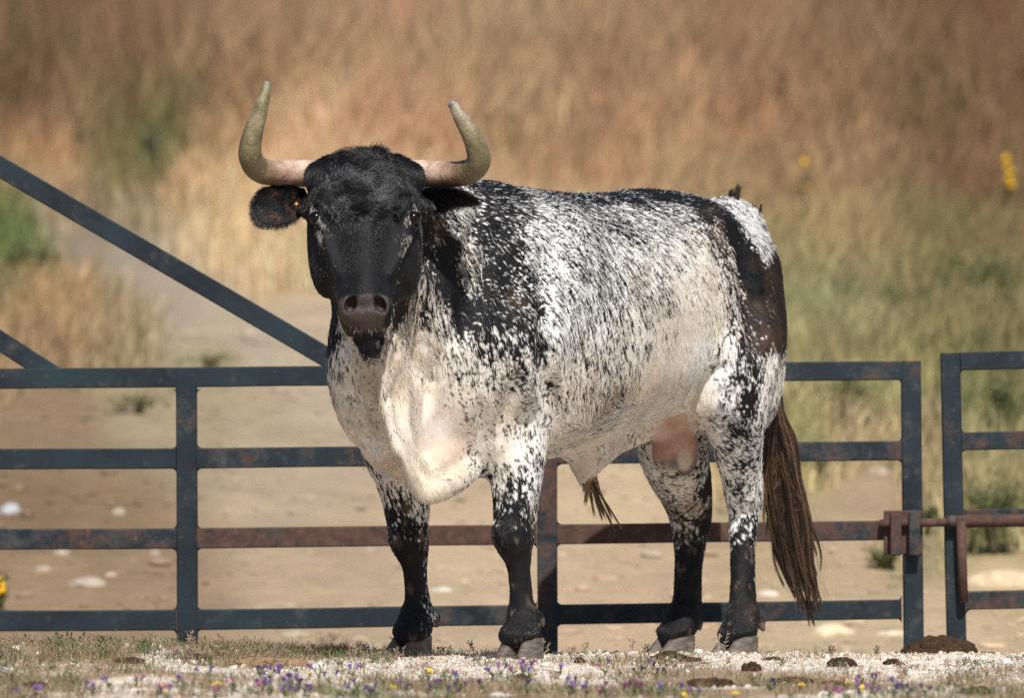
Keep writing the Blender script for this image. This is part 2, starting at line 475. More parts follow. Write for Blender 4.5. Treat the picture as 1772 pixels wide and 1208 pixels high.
for x0, x1, W_ in ((306, 341, 1), (929, 964, 1)):
    for R in (R1, R2, R3, R4):
        for sx, xx in ((-1, x0), (1, x1)):
            yy = gl(xx, R); hw2 = wr(xx) / 2
            if R is not R1: gs.append((xx, yy - hw2, sx, -1, 9))
            gs.append((xx, yy + hw2, sx, 1, 9))
for R in (R1, R2, R3, R4):
    yy = gl(1560, R); hw2 = wr(1560) / 2
    if R is not R1: gs.append((1560, yy - hw2, -1, -1, 7))
    gs.append((1560, yy + hw2, -1, 1, 7))
gussets(gate, gs)

gate2 = empty("field_gate", gp(1655, 1130)); tag(gate2, "second steel gate at the right edge carrying the rusty sliding bolt and its handle", "gate")
def bar2(nm_, a, b, w_, w0, w1, d=D2): bar(nm_, gp(*a), gp(*b), pw(w_), pw(w_), d, gate2, w0, w1)
bar2("end_stile", (1644, 611), (1656, 1160), 33.5, .28, .2, D1)
bar2("hinge_stile", (2600, 560), (2604, 1160), 36, .2, .2, D1)
for a, b, w0, w1 in (((1662, 625.5), (2582, 604), .32, .3), ((1664, 764), (2582, 745), .34, .3), ((1669, 898), (2583, 880), .5, .4), ((1672, 1040), (2584, 1024), .5, .3)):
    bar2("rail", a, b, 31.5, w0, w1)
gussets(gate2, [(1662, 641, 1, 1, 7), (1664, 748, 1, -1, 7), (1664, 780, 1, 1, 7), (1672, 1024, 1, -1, 7), (1672, 1056, 1, 1, 7)])

# keeper plates on the first gate, bolt on the second
def box(name, x0, y0, x1, y1, ya, yb, parent, wear=.9, r=.003):
    c = [gp(x0, y0, ya), gp(x1, y1, ya)]; a, b = c
    cx_, cz = (a[0] + b[0]) / 2, (a[2] + b[2]) / 2; hx, hz = abs(b[0] - a[0]) / 2, abs(b[2] - a[2]) / 2; hy, cy = abs(yb - ya) / 2, (ya + yb) / 2
    V = []
    for sx in (-1, 1):
        for sy in (-1, 1):
            for sz in (-1, 1):
                for k in range(3):
                    d = [hx - r, hy - r, hz - r]; d[k] += r
                    V.append([cx_ + sx * d[0], cy + sy * d[1], cz + sz * d[2]])
    V = np.array(V)
    import bmesh
    bm = bmesh.new(); vs = [bm.verts.new(v) for v in V]; bmesh.ops.convex_hull(bm, input=vs)
    me = bpy.data.meshes.new(name); bm.to_mesh(me); bm.free(); me.materials.append(M_GATE)
    at = me.attributes.new("wear", 'FLOAT', 'POINT'); at.data.foreach_set("value", np.full(len(me.vertices), wear, np.float32))
    o = bpy.data.objects.new(name, me); SC.collection.objects.link(o); o.parent = parent
    return o
FY = GY - D1 / 2
box("keeper_backing_plate", 1529, 884, 1596, 960, FY - .006, FY - .001, gate, .95)
box("keeper_strap", 1541, 884, 1560, 962, FY - .048, FY - .036, gate, .55)
box("keeper_strap", 1573, 884, 1593, 962, FY - .048, FY - .036, gate, .55)
for yy in (886, 952):
    box("keeper_spacer", 1542, yy, 1559, yy + 9, FY - .037, FY - .005, gate, .9); box("keeper_spacer", 1574, yy, 1592, yy + 9, FY - .037, FY - .005, gate, .9)
def rod(name, a, b, r, parent, wear=.95):
    p = np.array([list(a) + [r * .8], list(a + (b - a) * .004) + [r], list(b - (b - a) * .004) + [r], list(b) + [r * .8]])
    V, F, sv = tube(p, 20)
    return mesh_np(name, V, F, M_GATE, parent, attrs={"wear": np.full(len(V), wear)})
BY = FY - .020
bolt = rod("sliding_bolt", gp(1522, 907, BY), gp(1650, 904, BY), pw(7.5), gate2, .9)
rod("bolt_collar", gp(1638, 903.5, BY), gp(1656, 903, BY), pw(11.5), gate2, .6)
rod("bolt_pipe", gp(1656.5, 903, BY), gp(2540, 889, BY), pw(11), gate2, .85)
hd = rod("bolt_handle", gp(1663, 902, BY - .022), gp(1667, 1043, BY - .008), pw(8.2), gate2, .95)

bpy.context.view_layer.update()
for g_ in (gate, gate2):
    for o in g_.children: o.location = -g_.location
# ---------------------------------------------------------------- the bull: one signed-distance body, meshed once
ANG = math.radians(36)
FX = np.array([-math.sin(ANG), -math.cos(ANG), 0.0])     # where the trunk points
LX = np.array([math.cos(ANG), -math.sin(ANG), 0.0])      # its left side
OB = np.array([0.602, 0.85, 0.0])
def B(s, t, z): return OB + FX * s + LX * t + np.array([0, 0, z])

def axis(lo, hi, fine, h=0.0085, hf=0.0048):
    a = [lo]
    while a[-1] < hi:
        x = a[-1]; k = sstep(fine[0] - .05, fine[0], x) * (1 - sstep(fine[1], fine[1] + .05, x))
        a.append(x + h + (hf - h) * float(k))
    return np.array(a)
gx = axis(-0.72, 1.02, (-0.62, -0.26)); gy = axis(-1.06, 1.42, (-1.0, -0.60)); gz = axis(-0.02, 1.56, (1.0, 1.42))
D = np.full((len(gx), len(gy), len(gz)), 0.5, np.float32)

def region(lo, hi):
    sl = []
    for g, a, b in zip((gx, gy, gz), lo, hi):
        i = max(0, np.searchsorted(g, a) - 1); j = min(len(g), np.searchsorted(g, b) + 1)
        sl.append(slice(i, j))
    X, Y, Z = np.meshgrid(gx[sl[0]], gy[sl[1]], gz[sl[2]], indexing='ij')
    return tuple(sl), X.astype(np.float32), Y.astype(np.float32), Z.astype(np.float32)

def blend(sl, d, k, sub=False):
    A = D[sl]
    if sub:
        d = -d
        h = np.clip(0.5 - 0.5 * (d - A) / k * -1, 0, 1) if False else np.clip(0.5 + 0.5 * (A - d) / k * -1, 0, 1)
        D[sl] = A + (d - A) * h + k * h * (1 - h)
    else:
        h = np.clip(0.5 + 0.5 * (A - d) / k, 0, 1)
        D[sl] = A + (d - A) * h - k * h * (1 - h)

def rc(a, b, ra, rb, k=0.03, sub=False):
    a = np.asarray(a, float); b = np.asarray(b, float); m = max(ra, rb) + k + .02
    sl, X, Y, Z = region(np.minimum(a, b) - m, np.maximum(a, b) + m)
    ab = b - a; L = max(float(ab @ ab), 1e-9)
    h = np.clip(((X - a[0]) * ab[0] + (Y - a[1]) * ab[1] + (Z - a[2]) * ab[2]) / L, 0, 1)
    d = np.sqrt((X - a[0] - h * ab[0]) ** 2 + (Y - a[1] - h * ab[1]) ** 2 + (Z - a[2] - h * ab[2]) ** 2) - (ra + (rb - ra) * h)
    blend(sl, d, k, sub)

def ell(c, r, k=0.04, ax=None, sub=False):
    """ellipsoid, r along the three axes in ax (rows)"""
    c = np.asarray(c, float); r = np.asarray(r, float)
    ax = np.eye(3) if ax is None else np.asarray(ax)
    m = max(r) + k + .02
    sl, X, Y, Z = region(c - m, c + m)
    q = [((X - c[0]) * a[0] + (Y - c[1]) * a[1] + (Z - c[2]) * a[2]) for a in ax]
    k0 = np.sqrt(sum((qi / ri) ** 2 for qi, ri in zip(q, r))) + 1e-6
    k1 = np.sqrt(sum((qi / ri ** 2) ** 2 for qi, ri in zip(q, r))) + 1e-6
    blend(sl, k0 * (k0 - 1) / k1, k, sub)

def chain(pts, k=0.03):
    if len(pts) > 2:
        q_ = spline([list(p) + [r] for p, r in pts], 3)
        pts = [(r_[:3], r_[3]) for r_ in q_]
    A = np.array([p for p, r in pts]); R = np.array([r for p, r in pts]); m = R.max() + k + .02
    sl, X, Y, Z = region(A.min(0) - m, A.max(0) + m)
    dd = np.full(X.shape, 9., np.float32)
    for (a, ra), (b, rb) in zip(pts[:-1], pts[1:]):
        ab = b - a; L = max(float(ab @ ab), 1e-9)
        h = np.clip(((X - a[0]) * ab[0] + (Y - a[1]) * ab[1] + (Z - a[2]) * ab[2]) / L, 0, 1)
        d = np.sqrt((X - a[0] - h * ab[0]) ** 2 + (Y - a[1] - h * ab[1]) ** 2 + (Z - a[2] - h * ab[2]) ** 2) - (ra + (rb - ra) * h)
        dd = np.minimum(dd, d)
    blend(sl, dd.astype(np.float32), k)

def loft(o, e1, e2, e3, tab, lo, hi, k, ex=2.3):
    """sections along e1: rows (s, c2, w2, top3, bot3)"""
    sl, X, Y, Z = region(lo, hi)
    q = [((X - o[0]) * a[0] + (Y - o[1]) * a[1] + (Z - o[2]) * a[2]) for a in (e1, e2, e3)]
    tab = np.array(tab)
    ss = np.linspace(tab[0, 0], tab[-1, 0], 240)
    ker = np.hanning(21); ker /= ker.sum()
    cols = []
    for i in range(1, 5):
        v = np.interp(ss, tab[:, 0], tab[:, i])
        v = np.convolve(np.pad(v, 10, mode='edge'), ker, 'valid')
        cols.append(v)
    s = np.clip(q[0], tab[0, 0], tab[-1, 0])
    c2, w2, tp, bt = [np.interp(s, ss, c).astype(np.float32) for c in cols]
    c3 = (tp + bt) / 2; h3 = (tp - bt) / 2
    over = np.abs(q[0] - s)
    rr = ((np.abs(q[1] - c2) / w2) ** ex + (np.abs(q[2] - c3) / h3) ** ex) ** (1 / ex)
    d = (rr - 1) * np.minimum(w2, h3)
    d = np.where(over > 0, np.sqrt(np.maximum(d, 0) ** 2 + over ** 2), d)
    blend(sl, d, k)

# trunk: s, t-centre, half-width, top, bottom
TR = [(-.19, 0, .07, 1.16, .92), (-.15, 0, .13, 1.23, .82), (-.08, 0, .195, 1.30, .76), (.05, 0, .235, 1.365, .71),
      (.2, 0, .262, 1.395, .70), (.35, 0, .28, 1.402, .69), (.5, 0, .31, 1.385, .66), (.7, 0, .335, 1.378, .612),
      (.9, 0, .345, 1.383, .58), (1.05, 0, .34, 1.392, .57), (1.2, 0, .325, 1.395, .57), (1.35, 0, .30, 1.36, .56), (1.48, 0, .25, 1.26, .58), (1.58, 0, .15, 1.10, .66)]
loft(OB, FX, LX, UZ, TR, (-.72, -1.06, .45), (1.02, 1.42, 1.5), .02, 2.15)
for sg in (1, -1):
    ell(B(.27, .17 * sg, 1.27), (.13, .08, .075), .08, (FX, LX, UZ))        # hook bones
    ell(B(.02, .10 * sg, 1.18), (.18, .10, .11), .08, (FX, LX, UZ))         # croup muscle
    ell(B(.11, .16 * sg, 1.02), (.21, .12, .27), .09, (FX, LX, UZ))         # haunch
    ell(B(-.03, .13 * sg, .88), (.14, .10, .24), .06, (FX, LX, UZ))         # ham
    ell(B(1.10, .22 * sg, 1.08), (.18, .115, .26), .07, (FX, LX, UZ))       # shoulder blade
    ell(B(1.30, .22 * sg, .92), (.15, .13, .17), .07, (FX, LX, UZ))         # point of shoulder
    ell(B(1.09, .235 * sg, .79), (.15, .085, .15), .06, (FX, LX, UZ))       # triceps
ell(B(1.30, -.175, .92), (.17, .18, .26), .08, (FX, LX, UZ))                 # right breast muscle
# flank hollow and the furrow behind the shoulder
ell(B(.44, .39, 1.19), (.11, .07, .11), .07, (FX, LX, UZ), sub=True)
ell(B(.92, .42, .82), (.045, .06, .20), .06, (FX, LX, UZ), sub=True)
# neck and crest
HB = P(640, 330, -.52)
rc(B(1.28, 0, 1.12), P(645, 365, -.50), .275, .130, .08)
chain([(B(1.10, 0, 1.27), .085), (B(1.30, 0, 1.31), .10), (B(1.45, 0, 1.35), .105), (B(1.58, 0.02, 1.315), .105), (P(645, 345, -.52), .09)], .05)
rc(B(1.40, 0, .95), P(640, 470, -.56), .235, .12, .08)
chain([(P(652, 500, -.58), .115), (P(636, 620, -.59), .118), (P(655, 700, -.53), .125), (P(700, 770, -.42), .11)], .06)
# throat and chest
rc(B(1.36, 0, .88), B(1.30, 0, .74), .20, .14, .06)
ell(B(1.31, .03, .665), (.17, .19, .14), .05, (FX, LX, UZ))
# dewlap: a hanging fold on the midline
dl = [(P(652, 625, -.715), .030), (P(660, 670, -.72), .026), (P(668, 710, -.725), .022), (P(678, 745, -.735), .020), (P(688, 778, -.74), .019), (P(700, 808, -.73), .02), (P(715, 838, -.70), .021), (P(738, 862, -.66), .018), (P(764, 850, -.58), .017), (P(800, 826, -.47), .018)]
rc(P(745, 815, -.52), P(775, 795, -.40), .042, .045, .05)
chain(dl, .03)
chain([(p + np.array([.015, .05, .012]), r * 1.1) for p, r in dl[2:]], .03)
chain([(p + np.array([.03, .10, .02]), r * 1.3) for p, r in dl[2:]], .04)
for a_, b_, r in (((640, 690, -.66), (672, 800, -.70), .014), ((608, 700, -.52), (668, 830, -.62), .014), ((735, 800, -.62), (712, 750, -.66), .012)):
    rc(P(*a_), P(*b_), r, r * .8, .035)

def pl(c, r, Y, k=0.03):
    """limb through photo points (px, py, half-width px), depth per point"""
    pts = [(P(x, yy, y), q / PPM * (25 + y) / 25) for (x, yy, q), y in zip(c, Y)]
    chain(pts, k)
# near foreleg (the bull's left)
pl([(893, 620, 74), (896, 690, 66), (892, 760, 55), (894, 810, 48), (893, 860, 40), (890, 900, 35), (888, 932, 34), (893, 962, 24), (897, 1000, 18), (899, 1040, 19), (901, 1062, 24), (897, 1082, 24), (890, 1100, 25)], 0,
   [-.14, -.20, -.25, -.28, -.29, -.30, -.31, -.30, -.295, -.29, -.285, -.30, -.33], .045)
chain([(P(905, 930, -.25), .033), (P(909, 985, -.255), .018), (P(911, 1040, -.245), .021), (P(916, 1066, -.235), .026)], .02)
rc(P(873, 925, -.33), P(880, 955, -.32), .032, .018, .03)
# far foreleg
pl([(690, 740, 75), (697, 800, 60), (702, 850, 46), (704, 885, 39), (706, 915, 35), (709, 942, 31), (716, 972, 23), (718, 1005, 19), (719, 1040, 20), (721, 1065, 27), (718, 1084, 26), (709, 1100, 25)], 0,
   [-.10, -.08, -.07, -.065, -.065, -.07, -.06, -.055, -.05, -.045, -.06, -.09], .03)
chain([(P(726, 940, -.02), .03), (P(729, 990, -.015), .018), (P(732, 1042, -.005), .022), (P(737, 1066, .0), .03)], .02)
rc(P(690, 930, -.10), P(697, 960, -.09), .03, .018, .03)
# near hind leg (left)
pl([(1275, 600, 78), (1268, 660, 72), (1272, 710, 58), (1275, 755, 47), (1280, 810, 36), (1286, 862, 32), (1287, 890, 27), (1285, 930, 22), (1284, 980, 20), (1282, 1030, 20), (1282, 1062, 26), (1276, 1084, 26), (1267, 1102, 24)], 0,
   [.62, .60, .60, .63, .69, .76, .77, .75, .73, .71, .70, .68, .65], .05)
rc(P(1236, 620, .55), P(1224, 690, .52), .09, .055, .07)                      # stifle
chain([(P(1305, 790, .72), .022), (P(1303, 862, .84), .027), (P(1299, 930, .81), .018), (P(1297, 1030, .76), .02), (P(1298, 1062, .75), .026)], .025)
# far hind leg (right)
pl([(1200, 600, 95), (1175, 700, 78), (1166, 780, 62), (1180, 830, 52), (1192, 870, 42), (1195, 900, 36), (1192, 950, 26), (1190, 1000, 23), (1187, 1045, 22), (1184, 1070, 28), (1176, 1088, 27), (1164, 1104, 25)], 0,
   [.85, .83, .88, .97, 1.06, 1.09, 1.07, 1.05, 1.04, 1.03, 1.01, .98], .035)
chain([(P(1213, 830, 1.10), .025), (P(1214, 895, 1.16), .030), (P(1207, 960, 1.13), .022), (P(1203, 1040, 1.09), .021), (P(1201, 1070, 1.08), .026)], .025)
# coronets: the hair line that spreads over the claws
HOOVES = [(704, -.085, 34, 1.0), (897, -.335, 22, 1.08), (1269, .645, 40, 1.0), (1159, .975, 46, 1.0)]
for px_, gy_, yw_, sz_ in HOOVES:
    g0 = P(px_, 1132, gy_); gz_ = float(terrain(np.array([g0[0]]), np.array([gy_]))[0]); yw_ = math.radians(yw_)
    f2 = np.array([-math.sin(yw_), -math.cos(yw_), 0]); l2 = np.array([math.cos(yw_), -math.sin(yw_), 0])
    for sg in (1, -1):
        ell(np.array([g0[0], gy_, gz_ + .070 * sz_]) - f2 * .022 + l2 * .024 * sg, (.046 * sz_, .030 * sz_, .017), .022, (f2, l2, UZ))
        rc(np.array([g0[0], gy_, gz_ + .075 * sz_]) - f2 * .030 + l2 * .018 * sg, np.array([g0[0], gy_, gz_ + .125]) - f2 * .060 + l2 * .010 * sg, .030, .030, .03)
# dewclaws
for a, b in (((752, 1072, -.02), (757, 1086, -.02)), ((738, 1074, .02), (744, 1090, .03)), ((930, 1068, -.24), (940, 1083, -.24)), ((915, 1072, -.22), (922, 1089, -.2)),
             ((1312, 1076, .74), (1321, 1090, .73)), ((1296, 1080, .77), (1303, 1095, .78)), ((1205, 1074, 1.06), (1213, 1090, 1.05)), ((1190, 1084, 1.1), (1196, 1098, 1.1))):
    rc(P(*a), P(*b), .022, .009, .012)
for p in ((1190, 905, 1.0), ):
    pass
# sheath
chain([(P(1185, 728, .66), .055), (P(1125, 742, .56), .038), (P(1068, 768, .46), .035), (P(1028, 788, .40), .05), (P(1015, 808, .38), .04), (P(1012, 832, .38), .022)], .04)
chain([(P(960, 745, .30), .06), (P(1005, 772, .36), .05)], .06)
# scrotum
rc(P(1172, 715, .62), P(1163, 760, .62), .052, .058, .03)
ell(P(1158, 783, .62), (.054, .06, .068), .014)
ell(P(1186, 780, .66), (.042, .05, .080), .010)
# tail head
chain([(P(1215, 368, .85), .038), (P(1256, 368, .93), .050), (P(1286, 385, .99), .057), (P(1304, 412, 1.02), .048), (P(1314, 445, 1.03), .032), (P(1322, 520, 1.02), .022), (P(1330, 640, .99), .02), (P(1336, 700, .97), .018)], .015)

# head -------------------------------------------------------------
HA, HM = P(631, 262, -.655), P(633, 560, -.885)
hv = HM - HA; HLn = float(np.linalg.norm(hv)); hv /= HLn
hu = np.array([1.0, 0, 0]); hw = np.cross(hv, hu); hw /= np.linalg.norm(hw)
if hw[1] > 0: hw = -hw
q = lambda a: a * HLn
HT = [(q(.045), 0, .125, .04, -.13), (q(.08), 0, .148, .065, -.15), (q(.14), 0, .155, .08, -.165), (q(.25), 0, .163, .088, -.17), (q(.38), 0, .160, .085, -.18), (q(.50), 0, .145, .08, -.18),
      (q(.62), 0, .122, .075, -.165), (q(.76), 0, .094, .07, -.13), (q(.90), 0, .078, .066, -.10), (q(1.03), 0, .050, .05, -.08)]
loft(HA, hv, hu, hw, HT, (-.70, -1.04, .9), (-.2, -.42, 1.55), .05, 2.35)
def HP(u, v, ww): return HA + hu * u + hv * (v * HLn) + hw * ww
for sg in (1, -1):
    ell(HP(.108 * sg, .42, .018), (.046, .062, .050), .022, (hu, hv, hw))            # brow and eye socket
    rc(HP(.118 * sg, .33, .058), HP(.088 * sg, .45, .078), .022, .012, .014)         # brow ridge
    rc(HP(.112 * sg, .54, .035), HP(.070 * sg, .74, .035), .022, .016, .02)             # cheek bone
    ell(HP(.112 * sg, .52, -.09), (.052, .135, .08), .04, (hu, hv, hw))               # jaw muscle
    rc(HP(.065 * sg, .66, -.12), HP(.045 * sg, .98, -.075), .036, .026, .03)         # jaw bone
    ell(HP(.047 * sg, .94, .042), (.032, .040, .032), .012, (hu, hv, hw))           # nostril wing
    rc(HP(.09 * sg, .14, -.02), HP(.132 * sg, .135, -.02), .045, .043, .02)            # horn root
    rc(HP(.125 * sg, .27, -.06), HP(.172 * sg, .275, -.06), .036, .026, .03)           # ear root
rc(HP(0, .42, .072), HP(0, .90, .055), .030, .036, .03)                              # nasal bone
ell(HP(0, .128, -.02), (.142, .050, .085), .04, (hu, hv, hw))                          # poll
ell(HP(0, .985, .012), (.073, .040, .060), .016, (hu, hv, hw))                         # muzzle pad
ell(HP(0, 1.045, -.005), (.042, .020, .046), .012, (hu, hv, hw))                     # upper lip edge
ell(HP(.012, 1.10, -.045), (.030, .030, .040), .02, (hu, hv, hw))
rc(HP(.008, 1.02, -.06), HP(.012, 1.11, -.07), .045, .030, .03)                    # chin
for sg in (1, -1):
    ell(HP(.043 * sg, .945, .072), (.0155, .025, .038), .008, (hu * .93 + hv * .37 * sg * -1, hv * .93 + hu * .37 * sg, hw), sub=True)   # nostril
    ell(HP(.158 * sg, .425, .040), (.026, .020, .026), .008, (hu, hv, hw), sub=True)     # eye pit

for sg in (1, -1):
    ell(HP(.085 * sg, .60, .085), (.022, .085, .022), .03, (hu, hv, hw), sub=True)      # hollow below the eye
# hollows either side of the dewlap, folds at the flank
ell(P(774, 742, -.66), (.090, .155, .115), .05, sub=True)
ell(P(632, 775, -.74), (.040, .07, .12), .05, sub=True)

def surf(px, py):
    """first point of the field seen at photo pixel px, py"""
    y = np.arange(-1.05, 1.3, .004); a = P(px, py, 0.); b = P(px, py, 1.)
    q_ = a[None] + (b - a)[None] * y[:, None]
    i = [np.clip(np.searchsorted(g, q_[:, k]), 0, len(g) - 1) for k, g in enumerate((gx, gy, gz))]
    k = np.argmax(D[i[0], i[1], i[2]] < 0)
    return q_[k]
def fold(line, r, k=.02, out=.35, add=False):
    sp_ = spline(np.array([surf(*p) for p in line]), 3) + np.array([0, -r * out, 0])
    n = len(sp_)
    for i in range(n - 1):
        ra, rb = [r * (.35 + .65 * math.sin(math.pi * min(1, (j + .6) / n))) for j in (i, i + 1)]
        rc(sp_[i], sp_[i + 1], ra, rb, k, sub=not add)
FOLDS = [([(640, 640), (650, 700), (662, 750), (680, 800), (700, 838)], .020, .022), ([(694, 650), (696, 700), (706, 760), (722, 800), (745, 832)], .026, .026),
         ([(600, 650), (618, 720), (645, 785), (668, 830)], .014, .018), ([(628, 650), (640, 705), (655, 765)], .011, .016), ([(590, 700), (612, 770), (645, 835)], .013, .018),
         ([(735, 520), (730, 600), (716, 660)], .015, .02), ([(765, 590), (748, 660), (735, 720)], .013, .02), ([(690, 590), (676, 650), (672, 700)], .011, .016),
         ([(832, 700), (845, 770), (850, 825)], .020, .022), ([(1192, 712), (1208, 672), (1246, 640)], .026, .026), ([(946, 440), (950, 530), (946, 620), (950, 690)], .014, .05),
         ([(838, 350), (825, 430), (815, 520), (798, 590)], .026, .045), 
         ([(900, 650), (880, 700), (868, 760)], .010, .04),
         ([(1302, 820), (1296, 860), (1300, 900)], .010, .014), ([(1250, 720), (1262, 780), (1270, 830)], .012, .02), ([(1290, 430), (1300, 520), (1310, 600)], .02, .05)]
for l_, r_, k_ in FOLDS: fold(l_, r_, k_)
for l_, r_, k_ in (([(872, 915), (870, 930), (876, 945)], .012, .012), ([(690, 922), (686, 936), (690, 950)], .012, .012)):
    fold(l_, r_, k_, .5, True)

def surface_nets(D, xs, ys, zs):
    ins = D < 0
    c = np.zeros(tuple(n - 1 for n in D.shape), np.int8)
    for i in (0, 1):
        for j in (0, 1):
            for k in (0, 1):
                c += ins[i:ins.shape[0] - 1 + i, j:ins.shape[1] - 1 + j, k:ins.shape[2] - 1 + k]
    act = (c > 0) & (c < 8)
    idx = np.argwhere(act)
    vid = np.full(act.shape, -1, np.int32); vid[act] = np.arange(len(idx))
    acc = np.zeros((len(idx), 3)); cnt = np.zeros(len(idx))
    cor = [(i, j, k) for i in (0, 1) for j in (0, 1) for k in (0, 1)]
    for a in cor:
        for ax in range(3):
            if a[ax]: continue
            b = list(a); b[ax] = 1
            va = D[idx[:, 0] + a[0], idx[:, 1] + a[1], idx[:, 2] + a[2]]
            vb = D[idx[:, 0] + b[0], idx[:, 1] + b[1], idx[:, 2] + b[2]]
            m = (va < 0) != (vb < 0)
            t = np.where(m, va / np.where(m, va - vb, 1), 0)
            pt = np.array(a, float)[None].repeat(len(idx), 0); pt[:, ax] += t
            acc[m] += pt[m]; cnt[m] += 1
    f = idx + acc / cnt[:, None]
    V = np.stack([np.interp(f[:, i], np.arange(len(g)), g) for i, g in enumerate((xs, ys, zs))], 1)
    Q = []
    for ax in range(3):
        s0 = [slice(1, n - 1) for n in D.shape]; s1 = list(s0)
        s0[ax] = slice(0, D.shape[ax] - 1); s1[ax] = slice(1, D.shape[ax])
        A, Bb = ins[tuple(s0)], ins[tuple(s1)]
        e = np.argwhere(A != Bb); fl = A[A != Bb]
        off = np.array([1, 1, 1]); off[ax] = 0
        e = e + off
        o1, o2 = [(1, 2), (2, 0), (0, 1)][ax]
        def cell(d1, d2):
            r = e.copy(); r[:, o1] -= d1; r[:, o2] -= d2
            return vid[r[:, 0], r[:, 1], r[:, 2]]
        qd = np.stack([cell(0, 0), cell(1, 0), cell(1, 1), cell(0, 1)], 1)
        qd[~fl] = qd[~fl][:, ::-1]
        Q.append(qd)
    return V, np.concatenate(Q)

BV, BF = surface_nets(D, gx, gy, gz)
BE = np.unique(np.sort(np.concatenate([BF[:, [0, 1]], BF[:, [1, 2]], BF[:, [2, 3]], BF[:, [3, 0]]]), 1), axis=0)
def smooth_mesh(V, E, it, lam=.5, wt=None):
    n = len(V); deg = np.bincount(E.ravel(), minlength=n)[:, None]
    for _ in range(it):
        s = np.stack([np.bincount(E[:, 0], V[E[:, 1], i], n) + np.bincount(E[:, 1], V[E[:, 0], i], n) for i in range(3)], 1)
        dlt = (s / np.maximum(deg, 1) - V) * lam
        V = V + (dlt if wt is None else dlt * wt[:, None])
    return V
# keep only the largest connected piece, drop stray bits
def components(n, E):
    lab = np.arange(n)
    while True:
        m = np.minimum(lab[E[:, 0]], lab[E[:, 1]]); new = lab.copy()
        np.minimum.at(new, E[:, 0], m); np.minimum.at(new, E[:, 1], m)
        new = new[new]
        if (new == lab).all(): return lab
        lab = new
BV = smooth_mesh(BV, BE, 3, .5)
def vnormals(V, F):
    n = np.cross(V[F[:, 2]] - V[F[:, 0]], V[F[:, 3]] - V[F[:, 1]])
    N = np.zeros_like(V)
    for i in range(4):
        for a in range(3): N[:, a] += np.bincount(F[:, i], n[:, a], len(V))
    return N / (np.linalg.norm(N, axis=1, keepdims=True) + 1e-12)
BN = vnormals(BV, BF)
_lab = components(len(BV), BE)
_lw = sstep(.62, .5, BV[:, 2])
BV = BV + BN * ((fbm(BV * np.array([26, 26, 11]), 3, 301) - .5) * .012 * _lw + (fbm(BV * 9, 2, 303) - .5) * .007 * (1 - _lw))[:, None]
print("BULL verts", len(BV), "quads", len(BF), "pieces", len(np.unique(_lab)), "grid", D.shape)
# ---------------------------------------------------------------- coat: colour field attached to the hide
_bvh = BVHTree.FromPolygons([tuple(v) for v in BV.tolist()], [tuple(f) for f in BF.tolist()])
def hit(px, py):
    b = P(px, py, 0.0); o = Vector(CAM); d = (Vector(b) - o).normalized()
    h = _bvh.ray_cast(o, d)
    return None if h[0] is None else np.array(h[0])

